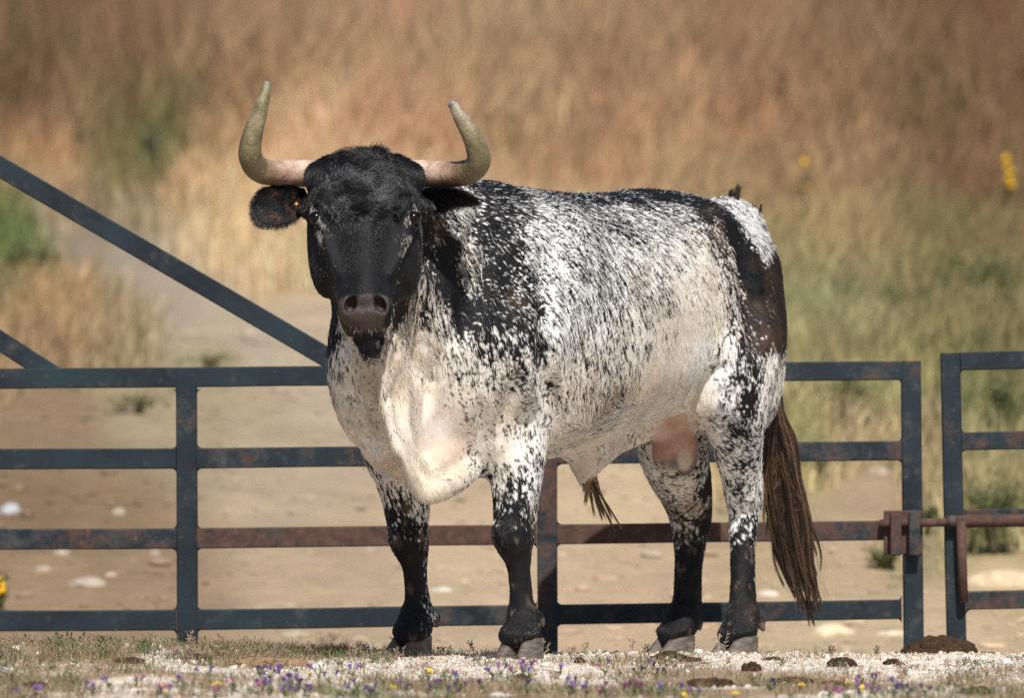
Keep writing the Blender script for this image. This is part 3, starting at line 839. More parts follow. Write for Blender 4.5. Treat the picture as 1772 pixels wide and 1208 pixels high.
# point on the hide, share of black hair, brown, cream, fur length (m)
CP = """
631 258 1 0 0 22|600 262 1 0 0 16|675 262 1 0 0 16|631 310 1 .1 0 20|565 320 1 0 0 12|700 320 1 0 0 12|631 360 .99 0 0 16|631 420 .99 0 0 9|
631 480 1 0 0 7|590 440 1 0 0 8|680 440 1 0 0 8|545 450 1 0 0 9|560 500 1 .1 0 8|700 490 1 .2 0 9|722 440 1 .1 0 10|735 400 1 .3 0 14|540 380 1 0 0 9|600 560 1 .3 0 7|
636 600 1 .2 0 12|578 540 1 .05 0 8|680 560 1 .6 0 10|690 530 1 .6 0 10|
745 268 .3 0 .1 20|760 340 .95 .1 0 16|752 400 .8 .9 .4 16|785 380 .75 .1 0 16|800 352 .5 .3 .3 20|806 400 .58 .4 .4 20|812 450 .66 .4 .4 20|815 480 .74 .3 .3 18|
775 430 1 0 0 16|770 480 1 0 0 16|790 520 1 0 0 16|800 560 .97 0 0 16|745 470 .93 .3 .2 16|750 530 .72 .2 .6 16|770 570 .5 0 .6 16|722 520 .6 .3 .9 16|735 490 .7 .3 .6 16|
835 325 .90 0 0 16|880 330 .92 0 0 14|840 400 .91 0 0 16|870 380 .89 0 0 14|900 380 .84 0 0 14|890 430 .9 0 0 14|910 480 .84 0 0 14|920 440 .62 0 0 14|845 470 .93 .05 0 14|875 450 .89 .05 0 14|885 520 .88 .5 0 14|850 540 .93 .1 0 14|860 500 .93 .1 0 14|
905 560 .9 .2 0 14|930 600 .86 0 0 12|930 540 .88 0 0 12|885 590 .78 .2 .2 12|850 600 .72 0 .3 14|820 580 .8 0 .3 14|905 640 .55 0 .5 12|860 650 .42 0 .5 14|
820 640 .33 0 .6 14|790 620 .26 0 .7 14|835 700 .12 0 .8 14|875 720 .13 0 .9 12|925 700 .3 0 .4 12|938 740 .28 0 .2 12|900 760 .25 0 .6 14|860 780 .1 0 .8 12|
920 810 .45 0 .2 14|870 830 .3 0 .5 14|885 840 .75 0 .2 16|900 870 .8 0 .1 14|865 870 .85 0 .2 12|925 870 .7 0 .1 16|890 900 .93 0 0 14|930 900 .75 0 0 16|
890 930 1 .15 0 9|890 970 1 .1 0 8|898 1010 1 .1 0 7|905 1060 1 .2 0 8|880 1090 1 .15 0 9|925 1090 .97 .2 0 10|921 1010 .8 0 0 7|
640 660 .08 .3 .9 12|620 620 .12 .1 .9 12|600 580 .32 0 .5 12|572 590 .95 0 .2 12|580 640 .42 0 .5 12|600 680 .15 0 .6 12|600 620 .25 0 .6 12|
660 600 .1 .4 1 14|690 580 .2 .1 1 16|680 630 .07 .3 1 14|720 600 .07 .15 1 14|710 560 .35 .15 .9 16|740 600 .06 0 .9 14|755 640 .07 0 .9 14|700 660 .07 .25 1 14|
630 720 .06 .15 .8 12|640 780 .03 0 .6 12|660 740 .05 0 1 12|700 720 .03 .2 .9 9|760 740 .01 0 .6 6|750 700 .04 .15 .9 9|790 700 .14 0 .9 10|770 780 .03 .3 1 9|
690 800 .03 .25 1 14|715 840 .02 .2 1 16|740 865 .02 .12 1 14|640 830 .1 0 .5 12|660 860 .35 0 .3 12|680 860 .5 0 .4 12|
690 890 .8 0 .2 12|670 890 .98 0 0 10|730 885 .5 0 .2 12|710 920 .96 .15 0 9|735 930 .85 .2 .2 9|710 960 1 .2 0 8|715 1010 1 .1 0 7|738 1010 .8 0 0 7|720 1060 1 .1 0 8|
745 1050 .75 0 0 8|700 1092 1 .1 0 9|735 1092 .97 .1 0 10|
930 340 .75 0 0 14|980 340 .88 0 0 12|1030 345 .88 0 0 12|1090 345 .93 .1 0 12|1150 340 .96 .1 0 12|1200 350 .96 .2 0 12|1060 370 .72 .05 0 13|1080 400 .75 .05 0 14|
1120 380 .6 0 .1 14|980 380 .52 0 0 14|1020 400 .6 0 0 14|930 400 .45 0 0 14|960 440 .42 0 0 15|1000 450 .48 0 0 15|1050 450 .44 .1 0 15|1100 440 .34 0 .3 15|
1150 400 .42 0 .3 14|1180 370 .65 .1 .1 13|1200 400 .38 .1 .5 13|1170 440 .28 0 .4 14|1130 480 .3 .25 .4 14|950 500 .34 0 0 15|1000 520 .38 .05 0 15|
1060 510 .5 .3 .1 15|1110 510 .42 .5 .3 15|1150 520 .3 .5 .5 15|950 560 .28 0 0 15|980 600 .32 0 .2 15|1040 580 .36 .1 .2 15|1100 560 .24 .1 .4 15|1150 580 .14 .2 .7 14|
1190 500 .10 0 .7 14|1190 560 .05 .2 .8 14|1220 450 .12 0 .6 14|1220 520 .13 0 .7 14|1235 480 .16 .1 .8 13|1245 560 .12 0 .8 14|1180 620 .03 0 .7 16|1210 620 .02 0 .3 14|
960 640 .25 0 .6 14|1000 650 .3 .3 .6 15|1040 640 .36 .4 .5 15|1080 640 .33 .2 .6 15|1060 680 .4 .55 .7 15|1020 690 .38 .45 .7 15|1090 610 .3 .1 .5 15|
970 700 .3 .2 .7 14|960 750 .12 0 .9 14|1000 740 .14 .1 .9 16|1060 720 .25 .1 .6 18|1110 700 .06 .05 .9 18|1130 660 .03 .1 1 16|1150 700 .01 0 .9 18|
1080 750 .08 0 .8 16|1010 775 .04 0 1 14|
1225 370 .95 .3 0 12|1240 400 .75 .8 .2 13|1245 430 .6 .7 .3 13|1265 400 1 .1 0 12|1285 440 1 0 0 12|1300 490 1 0 0 12|1260 470 .6 .5 .3 13|1310 450 1 .5 0 12|
1280 500 .85 .5 .1 13|1330 480 .97 .55 0 12|1335 540 .96 .6 0 12|1305 540 .97 .45 0 13|1275 560 .55 .3 .4 13|1290 600 .85 .3 .1 13|1320 590 .94 .55 0 13|1260 600 .3 0 .4 13|
1350 580 1 .8 0 12|1350 640 .3 .2 .4 12|1335 640 .25 0 .5 12|1325 690 .3 0 .4 12|1345 690 .35 .1 .3 12|1310 640 .8 .1 .1 13|1285 650 .8 0 .1 13|1295 700 .9 .1 0 12|
1250 650 .25 0 .1 13|1255 700 .3 0 .1 14|1220 690 .03 0 .8 16|1215 660 .03 .1 .6 16|1210 700 .05 0 1 16|1240 740 .4 0 .1 13|1230 740 .15 0 .6 12|1280 750 .8 .1 0 12|
1310 750 .55 0 .2 12|1260 790 .45 0 .1 12|1290 800 .72 0 .1 12|1250 820 .25 0 .2 12|1275 840 .7 0 .1 12|1305 840 .25 0 .1 14|1265 870 .3 0 .1 12|1298 870 .45 0 .1 14|
1270 900 .3 0 0 13|1295 915 .9 .1 0 12|1270 930 .85 .1 0 10|1285 960 1 .1 0 8|1285 1020 1 .25 0 8|1300 1060 .97 .4 .1 10|1275 1070 1 .15 0 10|1268 1098 1 .1 0 10|
1342 462 1 .4 0 12|1350 505 1 .45 0 12|1354 545 1 .45 0 12|1355 592 .97 .45 0 12|1120 800 .2 .1 .9 10|1135 840 .32 .1 .8 10|1150 800 .2 .1 .9 8|1160 860 .5 .2 .6 10|1180 850 .2 .1 .8 10|1220 800 .6 .2 .6 9|1225 850 1 0 0 9|1200 880 .35 .9 .6 14|
1170 890 .8 .5 .3 12|1185 920 .75 .7 .3 12|1220 900 1 .2 0 9|1195 960 1 .2 0 9|1190 1020 1 .15 0 9|1205 1040 1 .3 0 10|1170 1085 1 .2 0 10|1160 1100 1 .2 0 10|
1250 352 .6 0 0 14|1275 365 .25 0 0 18|1298 385 .12 0 0 18|1312 410 .18 0 0 18|1320 435 .35 .3 .1 14
"""
CPP, CPV = [], []
for row in CP.replace("\n", "").split("|"):
    v = [float(a) for a in row.split()]
    if len(v) < 6: continue
    h = hit(v[0], v[1])
    if h is not None:
        CPP.append(h); CPV.append(v[2:])
CPP = np.array(CPP); CPV = np.array(CPV); CPV[:, 3] *= .001
# the flank turned away from the camera carries a similar coat
_rel = CPP - OB
_s, _t = _rel @ FX, _rel @ LX
far = (_t > .14) & (_s < 1.25) & (_rel[:, 2] > .45)
mp = CPP[far] - np.outer(2 * _t[far], LX)
CPP = np.concatenate([CPP, mp]); CPV = np.concatenate([CPV, CPV[far]])

def paint(p):
    out = np.zeros((len(p), 4))
    for i in range(0, len(p), 20000):
        d2 = ((p[i:i + 20000, None, :] - CPP[None]) ** 2).sum(-1)
        wq = 1.0 / (d2 + 1e-4) ** 2.4
        out[i:i + 20000] = (wq @ CPV) / wq.sum(1, keepdims=True)
    r = p - HA; u_, v_, w_ = r @ hu, (r @ hv) / HLn, r @ hw            # the face is black all over
    face = (np.abs(u_) < .19) & (v_ > -.1) & (v_ < 1.2) & (w_ > -.09 + .05 * sstep(.6, 1.0, v_)) & (p[:, 1] < -.6)
    out[face, 0] = 1; out[face, 1] = 0
    return out

def flow(p, n):
    """direction the hair lies in"""
    hi = sstep(.75, 1.3, p[:, 2])[:, None]
    rel = p - OB; s = rel @ FX
    d = -FX[None] * (.18 + .62 * hi) - UZ[None] * 1.0
    # over the rump and the withers the hair runs back along the spine
    top = sstep(.75, .98, n[:, 2])[:, None]
    d = d * (1 - top) + top * (-FX[None] - UZ[None] * .3)
    head = (sstep(-.50, -.56, p[:, 1]) * sstep(1.0, 1.06, p[:, 2]))[:, None]
    d = d * (1 - head) + head * (hv[None] + np.sign(p[:, :1] - HA[0]) * hu[None] * .15)
    belly = (sstep(-.2, -.7, n[:, 2]) * sstep(.5, .6, p[:, 2]))[:, None]
    d = d * (1 - belly) + belly * (-FX[None] * .8 + LX[None] * .4 + UZ[None] * .1)
    flank = (np.exp(-((s - .33) / .13) ** 2 - ((p[:, 2] - .82) / .2) ** 2))[:, None]
    d = d + flank * (FX[None] * .5)
    nx = np.stack([fbm(p * 9, 2, 31), fbm(p * 9, 2, 37), fbm(p * 9, 2, 41)], 1) - .5
    d = d / np.linalg.norm(d, axis=1, keepdims=True) + nx * .55
    d = d - n * (d * n).sum(1, keepdims=True)
    return d / (np.linalg.norm(d, axis=1, keepdims=True) + 1e-9)

_A = -FX * .38 - UZ; _A /= np.linalg.norm(_A)
_Bv = np.cross(_A, LX); _Bv /= np.linalg.norm(_Bv); _Cv = np.cross(_A, _Bv)
def fleck(p):
    wv = np.stack([fbm(p * 7, 2, 51), fbm(p * 7, 2, 52), fbm(p * 7, 2, 53)], 1) - .5
    p = p + wv * .035
    def st(L, Wd): return np.stack([p @ _A / L, p @ _Bv / Wd, p @ _Cv / Wd], 1)
    a = noise(st(.017, .0044), 3); b = noise(st(.010, .0024), 6); c = noise(st(.050, .017), 9)
    return .48 * a + .40 * b + .12 * c, .20 * a + .70 * b + .10 * noise(st(.022, .0035), 12)
_qa, _qb = [np.sort(v) for v in fleck(rng.uniform(-1, 1, (60000, 3)))]
def fleck_u(p, den):
    a, b = fleck(p); a = np.searchsorted(_qa, a) / len(_qa); b = np.searchsorted(_qb, b) / len(_qb)
    k = np.maximum(sstep(.66, .82, den), .55 * sstep(.25, .4, den)); u = a * (1 - k) + b * k
    u = .5 + (u - .5) * (1 + .35 * 4 * k * (1 - k))
    return u, b

BLACK = np.array([.0065, .0065, .008]); BROWN = np.array([.062, .036, .021]); WHITE = np.array([.80, .80, .79]); CREAM = np.array([.70, .62, .50]); TAN = np.array([.34, .245, .155])
def coat_rgb(p, c, jit=0.0):
    u, uf = fleck_u(p, c[:, 0])
    if jit: u = u + rng.normal(0, jit, len(p))
    den = c[:, 0]
    blk = sstep(-.035, .035, den * 1.07 - .035 - u)
    blk = np.where(den > .975, 1, np.where(den < .008, 0, blk))
    n2 = fbm(p * 14, 3, 71); n3 = fbm(p * 45, 2, 72)
    c1o = c[:, 1]; c = c.copy(); c[:, 1] = np.maximum(c[:, 1] - .16, 0) * 1.18
    br = np.clip(c[:, 1] * 1.1 - .05 + (uf - .5) * 1.1 * c[:, 1] + (n2 - .5) * 2.2 * np.minimum(c[:, 1], .6), 0, 1)
    dark = BLACK[None] * (1 - br[:, None]) + BROWN[None] * br[:, None]
    dark = dark * (0.45 + 1.1 * n3[:, None])
    cr = np.clip(c[:, 2] * .9 - .06 + (n2 - .5) * .35, 0, 1)[:, None]
    light = WHITE[None] * (1 - cr) + CREAM[None] * cr
    tn = np.clip(c1o * c[:, 2] * 1.3 + (n2 - .55) * 1.4 * c1o + (uf - .5) * c1o * .8, 0, 1)[:, None]
    light = light * (1 - tn) + TAN[None] * tn
    light = light * (.74 + .22 * n3[:, None] + .26 * uf[:, None])
    out = dark * blk[:, None] + light * (1 - blk[:, None])
    mud = (sstep(.60, .70, fbm(p * np.array([60, 60, 38]), 3, 75)) * sstep(.50, .42, p[:, 2]) * sstep(.42, .58, fbm(p * 11, 2, 76)))[:, None] * .85
    return out * (1 - mud) + np.array([.12, .085, .058]) * mud, blk

BP = paint(BV)
bcol, bblk = coat_rgb(BV, BP)
# bare places: muzzle pad, sheath, scrotum, dewclaws
rel = BV - HA
hu_, hv_, hw_ = rel @ hu, (rel @ hv) / HLn, rel @ hw
muz = sstep(.900, .915, hv_ + .25 * np.abs(hu_)) * (hv_ < 1.085) * sstep(.01, .035, hw_) * (BV[:, 1] < -.7) * (1 - sstep(.068, .080, np.abs(hu_) * (1 + .35 * sstep(.96, 1.06, hv_))))
mcol = np.array([.045, .034, .033])[None] * (.6 + 1.0 * fbm(BV * 60, 3, 81)[:, None])
lowlip = sstep(.99, 1.04, hv_)[:, None]
mcol = mcol * (1 - lowlip) + np.array([.055, .040, .034])[None] * lowlip
bcol = bcol * (1 - muz[:, None]) + mcol * muz[:, None]
bare = muz.copy()
def blob(c, r, soft=.35):
    d = np.sqrt((((BV - c) / r) ** 2).sum(1)); return 1 - sstep(1 - soft, 1 + soft * .3, d)
sc_ = np.maximum(blob(P(1162, 762, .60), (.085, .12, .11)), blob(P(1184, 785, .64), (.060, .09, .095)))
pink = np.array([.42, .235, .18]); greyp = np.array([.10, .085, .08]); palep = np.array([.45, .36, .27])
q2 = proj(BV)
scn = fbm(BV * 22, 3, 91)
lowsc = sstep(.60, .545, BV[:, 2] + (scn - .5) * .08)
scol = pink[None] * (1 - lowsc[:, None]) + greyp[None] * lowsc[:, None]
tip = blob(P(1184, 795, .62), (.026, .09, .042))[:, None]
scol = scol * (1 - tip) + palep[None] * tip
scol = scol * (.8 + .4 * fbm(BV * 90, 2, 95)[:, None])
bcol = bcol * (1 - sc_[:, None]) + scol * sc_[:, None]
bare = np.maximum(bare, sc_)
sh = np.maximum.reduce([blob(P(1125, 750, .53), (.09, .09, .04)), blob(P(1070, 775, .43), (.07, .09, .04)), blob(P(1022, 805, .35), (.055, .09, .06)), blob(P(1185, 722, .6), (.06, .12, .05))])
shcol = np.array([.52, .39, .30])[None] * (.75 + .5 * fbm(BV * 30, 3, 97)[:, None])
sh = sh * (BV[:, 2] < .80)
bcol = bcol * (1 - sh[:, None] * .6) + shcol * sh[:, None] * .6
brs = blob(P(765, 755, -.45), (.11, .16, .10))[:, None] * .30
bcol = bcol * (1 - brs) + np.array([.62, .42, .34])[None] * brs
pinkskin = sh
# dewclaws
dw = np.zeros(len(BV))
for c in ((756, 1083, -.02), (743, 1088, .03), (939, 1081, -.24), (921, 1087, -.2), (1320, 1088, .73), (1302, 1094, .78), (1212, 1088, 1.05), (1195, 1096, 1.1)):
    dw = np.maximum(dw, blob(P(*c), (.024, .03, .024), .3))
bcol = bcol * (1 - dw[:, None]) + np.array([.11, .08, .06])[None] * dw[:, None]
bare = np.maximum(bare, dw)
eyem = np.zeros(len(BV))
for sg in (1, -1):
    eyem = np.maximum(eyem, np.exp(-(((BV - HP(.140 * sg, .405, .030)) / .026) ** 2).sum(1)))
bare = np.maximum(bare, (eyem > .5) * 1.0)

m = NM("bull_hide", .62, .22)
m.col(m.attr("hide"))
m.b.inputs["Roughness"].default_value = .6
rg = m.mix(m.attr("wet", "Fac"), (.62,) * 3, (.22,) * 3); m.l(rg, m.b.inputs["Roughness"])
m.bump(m.noise(420, 3), .5, .004)
M_HIDE = m.m
bull = mesh_np("bull", BV, BF, M_HIDE, attrs={"hide": bcol, "wet": muz})
tag(bull, "black and white speckled bull with upturned horns standing before the metal gate", "bull")

# ---------------------------------------------------------------- coat hair
def hair_mat(name, rough=.36, spec=.42):
    m = NM(name, rough, spec); m.col(m.attr("hcol")); return m.m
M_HAIR = hair_mat("coat_hair")
tri = np.concatenate([BF[:, [0, 1, 2]], BF[:, [0, 2, 3]]])
tc = BV[tri].mean(1)
cr_ = np.cross(BV[tri[:, 1]] - BV[tri[:, 0]], BV[tri[:, 2]] - BV[tri[:, 0]])
area = np.linalg.norm(cr_, axis=1) / 2
tn_ = cr_ / (area[:, None] * 2 + 1e-12)
view = np.array(CAM)[None] - tc; view /= np.linalg.norm(view, axis=1, keepdims=True)
wgt = area * (((tn_ * view).sum(1) > -.35)) * (bare[tri].mean(1) < .5)
headm = (tc[:, 1] < -.55) & (tc[:, 2] > 1.0)
legm = tc[:, 2] < .45
wgt = wgt * np.where(headm, 1.8, 1.0) * np.where(legm, 2.0, 1.0)
NH = int(HAIRS)
pick = rng.choice(len(tri), NH, p=wgt / wgt.sum())
b1, b2 = rng.random(NH), rng.random(NH); fl_ = b1 + b2 > 1; b1[fl_] = 1 - b1[fl_]; b2[fl_] = 1 - b2[fl_]
T = BV[tri[pick]]
hp = T[:, 0] + (T[:, 1] - T[:, 0]) * b1[:, None] + (T[:, 2] - T[:, 0]) * b2[:, None]
TNv = BN[tri[pick]]
hn = TNv[:, 0] * (1 - b1 - b2)[:, None] + TNv[:, 1] * b1[:, None] + TNv[:, 2] * b2[:, None]
hn /= np.linalg.norm(hn, axis=1, keepdims=True) + 1e-9
hc_ = paint(hp)
hcol, hblk = coat_rgb(hp, hc_, .035)
vc = bcol[tri[pick]].mean(1); kk = np.clip(np.maximum(sh, brs[:, 0])[tri[pick]].mean(1), 0, 1)[:, None]
hcol = hcol * (1 - .7 * kk) + vc * .7 * kk
fd = flow(hp, hn)
Lh = hc_[:, 3] * rng.uniform(.7, 1.25, NH) * (1 + .35 * sstep(.5, .7, hp[:, 2])) * (1 - .55 * kk[:, 0])
isH = (hp[:, 1] < -.55) & (hp[:, 2] > 1.0)
# curls between the eyes and on the poll
ru, rv = (hp - HA) @ hu, ((hp - HA) @ hv) / HLn
curl = np.exp(-(ru / .10) ** 4) * sstep(-.1, .03, rv) * (1 - sstep(.38, .52, rv)) * isH
ph = 6.28 * fbm(hp * 20, 2, 61) * 2.2
cd_ = hu[None] * np.cos(ph)[:, None] + hv[None] * np.sin(ph)[:, None]
fd = fd * (1 - .75 * curl[:, None]) + cd_ * .75 * curl[:, None]
fd = fd - hn * (fd * hn).sum(1, keepdims=True) * .9
fd /= np.linalg.norm(fd, axis=1, keepdims=True)
Lh = Lh * (1 + .55 * curl)
rnd = rng.normal(0, .11, (NH, 3)) * np.where(isH, .6, 1)[:, None]
fd = fd + rnd
lift = rng.uniform(.07, .24, NH)[:, None] * np.where(isH, .6, 1)[:, None] + .2 * curl[:, None]
K = 4
pts = np.zeros((NH, K, 3))
side = np.cross(fd, hn)
for k in range(K):
    t = k / (K - 1.0)
    pts[:, k] = hp - hn * .001 + Lh[:, None] * (fd * t + hn * lift * (t - .62 * t * t) * 1.0 + side * curl[:, None] * .55 * math.sin(t * 2.6))
rad = np.linspace(1, .22, K)[None] * rng.uniform(.0004, .00075, NH)[:, None]
# sheen of the forehead curls painted in as grey hairs; white hair round the eyes
sheen = rng.random(NH) < (1.5 * sstep(.5, .66, fbm(hp * 34, 2, 19)) * curl * sstep(.08, .2, rv) * (1 - sstep(.36, .5, rv)))
hcol[sheen] = np.array([.12, .12, .13])
for a, b, wd, pr in (((545, 364), (574, 406), .011, .85), ((713, 364), (684, 414), .011, .85), ((551, 404), (556, 430), .016, .8), ((704, 404), (699, 432), .016, .8),
                     ((540, 352), (545, 372), .010, .5), ((716, 352), (713, 372), .010, .5), ((557, 430), (560, 480), .016, .16), ((697, 432), (692, 482), .016, .16), ((733, 330), (731, 372), .008, .6), ((524, 332), (527, 350), .007, .6)):
    a_, b_ = hit(*a), hit(*b)
    if a_ is None or b_ is None: continue
    ab = b_ - a_; tt = np.clip(((hp - a_) @ ab) / (ab @ ab), 0, 1)
    dd = np.linalg.norm((hp - a_ - tt[:, None] * ab) * np.array([1, .5, 1]), axis=1)
    mk = (dd < wd * (1.1 - .4 * tt)) & (rng.random(NH) < pr)
    hcol[mk] = np.array([.62, .58, .52]) * rng.uniform(.5, 1, (mk.sum(), 1))
# pale vertical hairs before the ears
hair = curves_np("coat_hair", pts, rad, hcol, M_HAIR, bull)
hair['kind'] = 'stuff'
# ---------------------------------------------------------------- horns, ears, eyes, hooves, tail
m = NM("horn", .34, .5)
hcb = m.attr("hornc"); nz = m.noise(38, 5, .65, map_scale=(1, 1, 1)); nz2 = m.noise(150, 3)
nz3 = m.noise(26, 6, .75)
c_ = m.mix(m.ramp(nz3, [(.40, (0, 0, 0)), (.62, (.8, .8, .8))]), hcb, m.mix(1.0, hcb, (.50, .42, .36), 'MULTIPLY'))
c_ = m.mix(m.ramp(nz2, [(.60, (0, 0, 0)), (.72, (.45, .45, .45))]), c_, (.46, .40, .31))
m.col(c_); m.bump(m.math('ADD', nz, m.math('MULTIPLY', nz2, .6)), .8, .005)
rgh = m.math('ADD', m.math('MULTIPLY', nz2, .4), .26); m.l(rgh, m.b.inputs["Roughness"])
M_HORN = m.m
m = NM("horn_tip_sawn", .3, .5); m.col((.22, .22, .235)); m.b.inputs["Metallic"].default_value = .25; m.bump(m.noise(300, 2), .6, .003); M_TIP = m.m
HORNS = [[(560, 299, -.62, 23.5), (528, 299, -.63, 23.5), (495, 299.5, -.65, 22.5), (470, 299, -.68, 22), (448, 293, -.71, 22), (435, 276, -.735, 21), (433, 253, -.75, 19.5), (440, 222, -.76, 16.5), (449, 195, -.76, 13.5), (457, 167, -.75, 10.5), (461.5, 147, -.74, 7.6)],
         [(700, 299, -.62, 23.5), (730, 300, -.63, 23.5), (760, 301, -.65, 22.5), (790, 301, -.68, 22), (815, 295, -.71, 21.8), (828, 279, -.735, 20.8), (825, 256, -.75, 19.5), (814.5, 231, -.76, 17), (803, 210, -.76, 14.8), (792, 193, -.755, 11.5), (784, 181, -.75, 8.2)]]
for hi_, H in enumerate(HORNS):
    rows = np.array([list(P(a, b, y)) + [r / PPM * (25 + y) / 25] for a, b, y, r in H])
    rows = spline(rows, 9)
    sarc = np.linspace(0, 1, len(rows))
    rows[:, 3] *= 1 + .018 * np.sin(sarc * 75) * (sarc < .42) + .03 * (fbm(np.stack([sarc * 12, sarc * 0, sarc * 0 + hi_ * 9], 1), 2, 5) - .5)
    V, F, sv = tube(rows, 30)
    V = V + (fbm(V * 30, 2, 8 + hi_)[:, None] - .5) * .003
    st_ = [(0, (.42, .27, .20)), (.12, (.60, .46, .36)), (.25, (.50, .35, .28)), (.38, (.29, .19, .13)), (.47, (.14, .11, .055)), (.62, (.17, .145, .075)), (.82, (.27, .23, .14)), (1, (.34, .30, .22))]
    nn = sv + (fbm(V * 24, 3, 77) - .5) * .18
    col_ = np.stack([np.interp(nn, [s[0] for s in st_], [s[1][c] for s in st_]) for c in range(3)], 1)
    ol = np.clip((fbm(V * 18, 2, 44 + hi_) - .5) * 3, 0, 1)[:, None] * sstep(.5, .6, sv)[:, None]
    col_ = col_ * (1 - ol) + np.array([.17, .16, .055]) * ol
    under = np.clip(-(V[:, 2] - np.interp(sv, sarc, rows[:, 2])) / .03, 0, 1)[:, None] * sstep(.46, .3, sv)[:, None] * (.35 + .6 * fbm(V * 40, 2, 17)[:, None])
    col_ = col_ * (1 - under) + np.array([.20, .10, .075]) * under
    h = mesh_np("horn", V, F, M_HORN, bull, attrs={"hornc": col_})
    d_ = rows[-1, :3] - rows[-2, :3]; d_ /= np.linalg.norm(d_)
    r0 = rows[-1, 3]; e = rows[-1, :3]
    tp = np.array([list(e - d_ * .004) + [r0 * 1.02], list(e + d_ * .004) + [r0 * 1.0], list(e + d_ * .008) + [r0 * .92], list(e + d_ * .010) + [r0 * .7], list(e + d_ * .0092) + [r0 * .45], list(e + d_ * .0085) + [.0005]])
    V, F, sv = tube(tp, 24); mesh_np("horn_tip", V, F, M_TIP, h)

# ears: a cupped leaf with thickness
m = NM("ear_skin", .75, .3); m.col(m.attr("earc")); m.bump(m.noise(200, 3), .5, .004); M_EAR = m.m
def ear(spine, half, cup, redk, facing):
    """spine: points base to tip; half: width vectors per point; cup depth"""
    sp_ = spline(spine, 6); hf = spline(half, 6); n = len(sp_); W = 15
    V = []
    for side_ in (0, 1):
        for i in range(n):
            t = i / (n - 1)
            prof = math.sqrt(max(0, 1 - ((t - .5) / .5) ** 4)) if t > .5 else 1
            for j in range(W):
                v = j / (W - 1) * 2 - 1
                c = cup * (1 - v * v) * (1 - .5 * t)
                V.append(sp_[i] + hf[i] * v * max(prof, .03) + facing * (-c - side_ * .009 * (1 - v * v * .9)))
    V = np.array(V); F = []
    for side_ in (0, 1):
        o_ = side_ * n * W
        for i in range(n - 1):
            for j in range(W - 1):
                f_ = [o_ + i * W + j, o_ + i * W + j + 1, o_ + (i + 1) * W + j + 1, o_ + (i + 1) * W + j]
                F.append(f_ if side_ else f_[::-1])
    for i in range(n - 1):
        for j in (0, W - 1):
            a, b = i * W + j, (i + 1) * W + j
            F.append([a, b, b + n * W, a + n * W])
    for j in range(W - 1):
        for i in (0, n - 1):
            a, b = i * W + j, i * W + j + 1
            F.append([a, b, b + n * W, a + n * W])
    inner = np.zeros(len(V)); inner[:n * W] = 1
    cc = BLACK[None] * 1.1 + inner[:, None] * float(redk) * np.clip(fbm(V * 60, 3, 3)[:, None] - .56, 0, 1) * np.array([.4, .16, .09])
    o = mesh_np("ear", V, np.array(F), M_EAR, bull, attrs={"earc": cc})
    # hair on both faces and a fringe on the rim
    N = 5200
    ii, jj = rng.random(N) ** .8 * (n - 1.01), rng.random(N)
    rim = rng.random(N) < .35; jj[rim] = np.round(jj[rim]); jj = jj * (W - 1.01)
    i0, j0 = ii.astype(int), jj.astype(int); sd_ = rng.integers(0, 2, N)
    r0 = V[sd_ * n * W + i0 * W + j0]; r1 = V[sd_ * n * W + (i0 + 1) * W + j0 + 1]
    root = r0 + (r1 - r0) * rng.random((N, 1))
    ax_ = sp_[np.minimum(i0 + 1, n - 1)] - sp_[i0]; ax_ /= np.linalg.norm(ax_, axis=1, keepdims=True)
    out_ = (jj / (W - 1) * 2 - 1)[:, None] * hf[i0] / np.linalg.norm(hf[i0], axis=1, keepdims=True)
    nrm_ = facing[None] * np.where(sd_ == 0, 1, -1)[:, None]
    dr = ax_ * .9 + out_ * .8 + nrm_ * .35 + rng.normal(0, .2, (N, 3))
    dr /= np.linalg.norm(dr, axis=1, keepdims=True)
    L = rng.uniform(.008, .022, N)[:, None]
    pts = np.stack([root + dr * L * t + np.array([0, 0, -1.0]) * L * .35 * t * t for t in (0, .5, 1)], 1)
    red = (sd_ == 0) & (np.abs(jj / (W - 1) - .5) < .38) & (fbm(root * 55, 2, 12) > .64) & redk
    hc2 = np.where(red[:, None], np.array([.12, .05, .028]), BLACK * rng.uniform(.7, 1.8, (N, 1)))
    f = curves_np("ear_hair", pts, np.linspace(1, .25, 3)[None] * rng.uniform(.0004, .0008, N)[:, None], hc2, M_HAIR, o); f['kind'] = 'stuff'
    return o
def ev(a, b): return (P(*b) - P(*a)) / 2
s1 = [P(528, 345, -.63), P(505, 352, -.67), P(480, 355, -.70), P(455, 357, -.71), P(438, 360, -.71)]
h1 = [ev((528, 330, -.64), (528, 370, -.64)) * .9, ev((505, 328, -.68), (505, 388, -.70)), ev((480, 327, -.68), (480, 394, -.72)), ev((455, 330, -.70), (455, 388, -.72)), ev((438, 340, -.70), (438, 380, -.72)) * .8]
e1 = ear(s1, h1, .028, True, np.array([-.25, -.97, .1]))
s2 = [P(733, 345, -.62), P(752, 344, -.64), P(775, 341, -.66), P(800, 342, -.67), P(821, 348, -.66)]
h2 = [ev((735, 332, -.66), (735, 366, -.58)), ev((752, 326, -.68), (752, 366, -.58)), ev((775, 326, -.70), (775, 358, -.60)), ev((800, 332, -.70), (800, 353, -.62)), ev((821, 342, -.68), (821, 352, -.64))]
e2 = ear(s2, h2, .022, False, np.array([.35, -.85, -.40]) / np.linalg.norm([.35, -.85, -.40]))
m = NM("ear_tag_yellow", .4, .4); m.col((.62, .26, .05))
c0 = P(513, 353, -.745); th = np.linspace(0, 2 * math.pi, 14, endpoint=False)
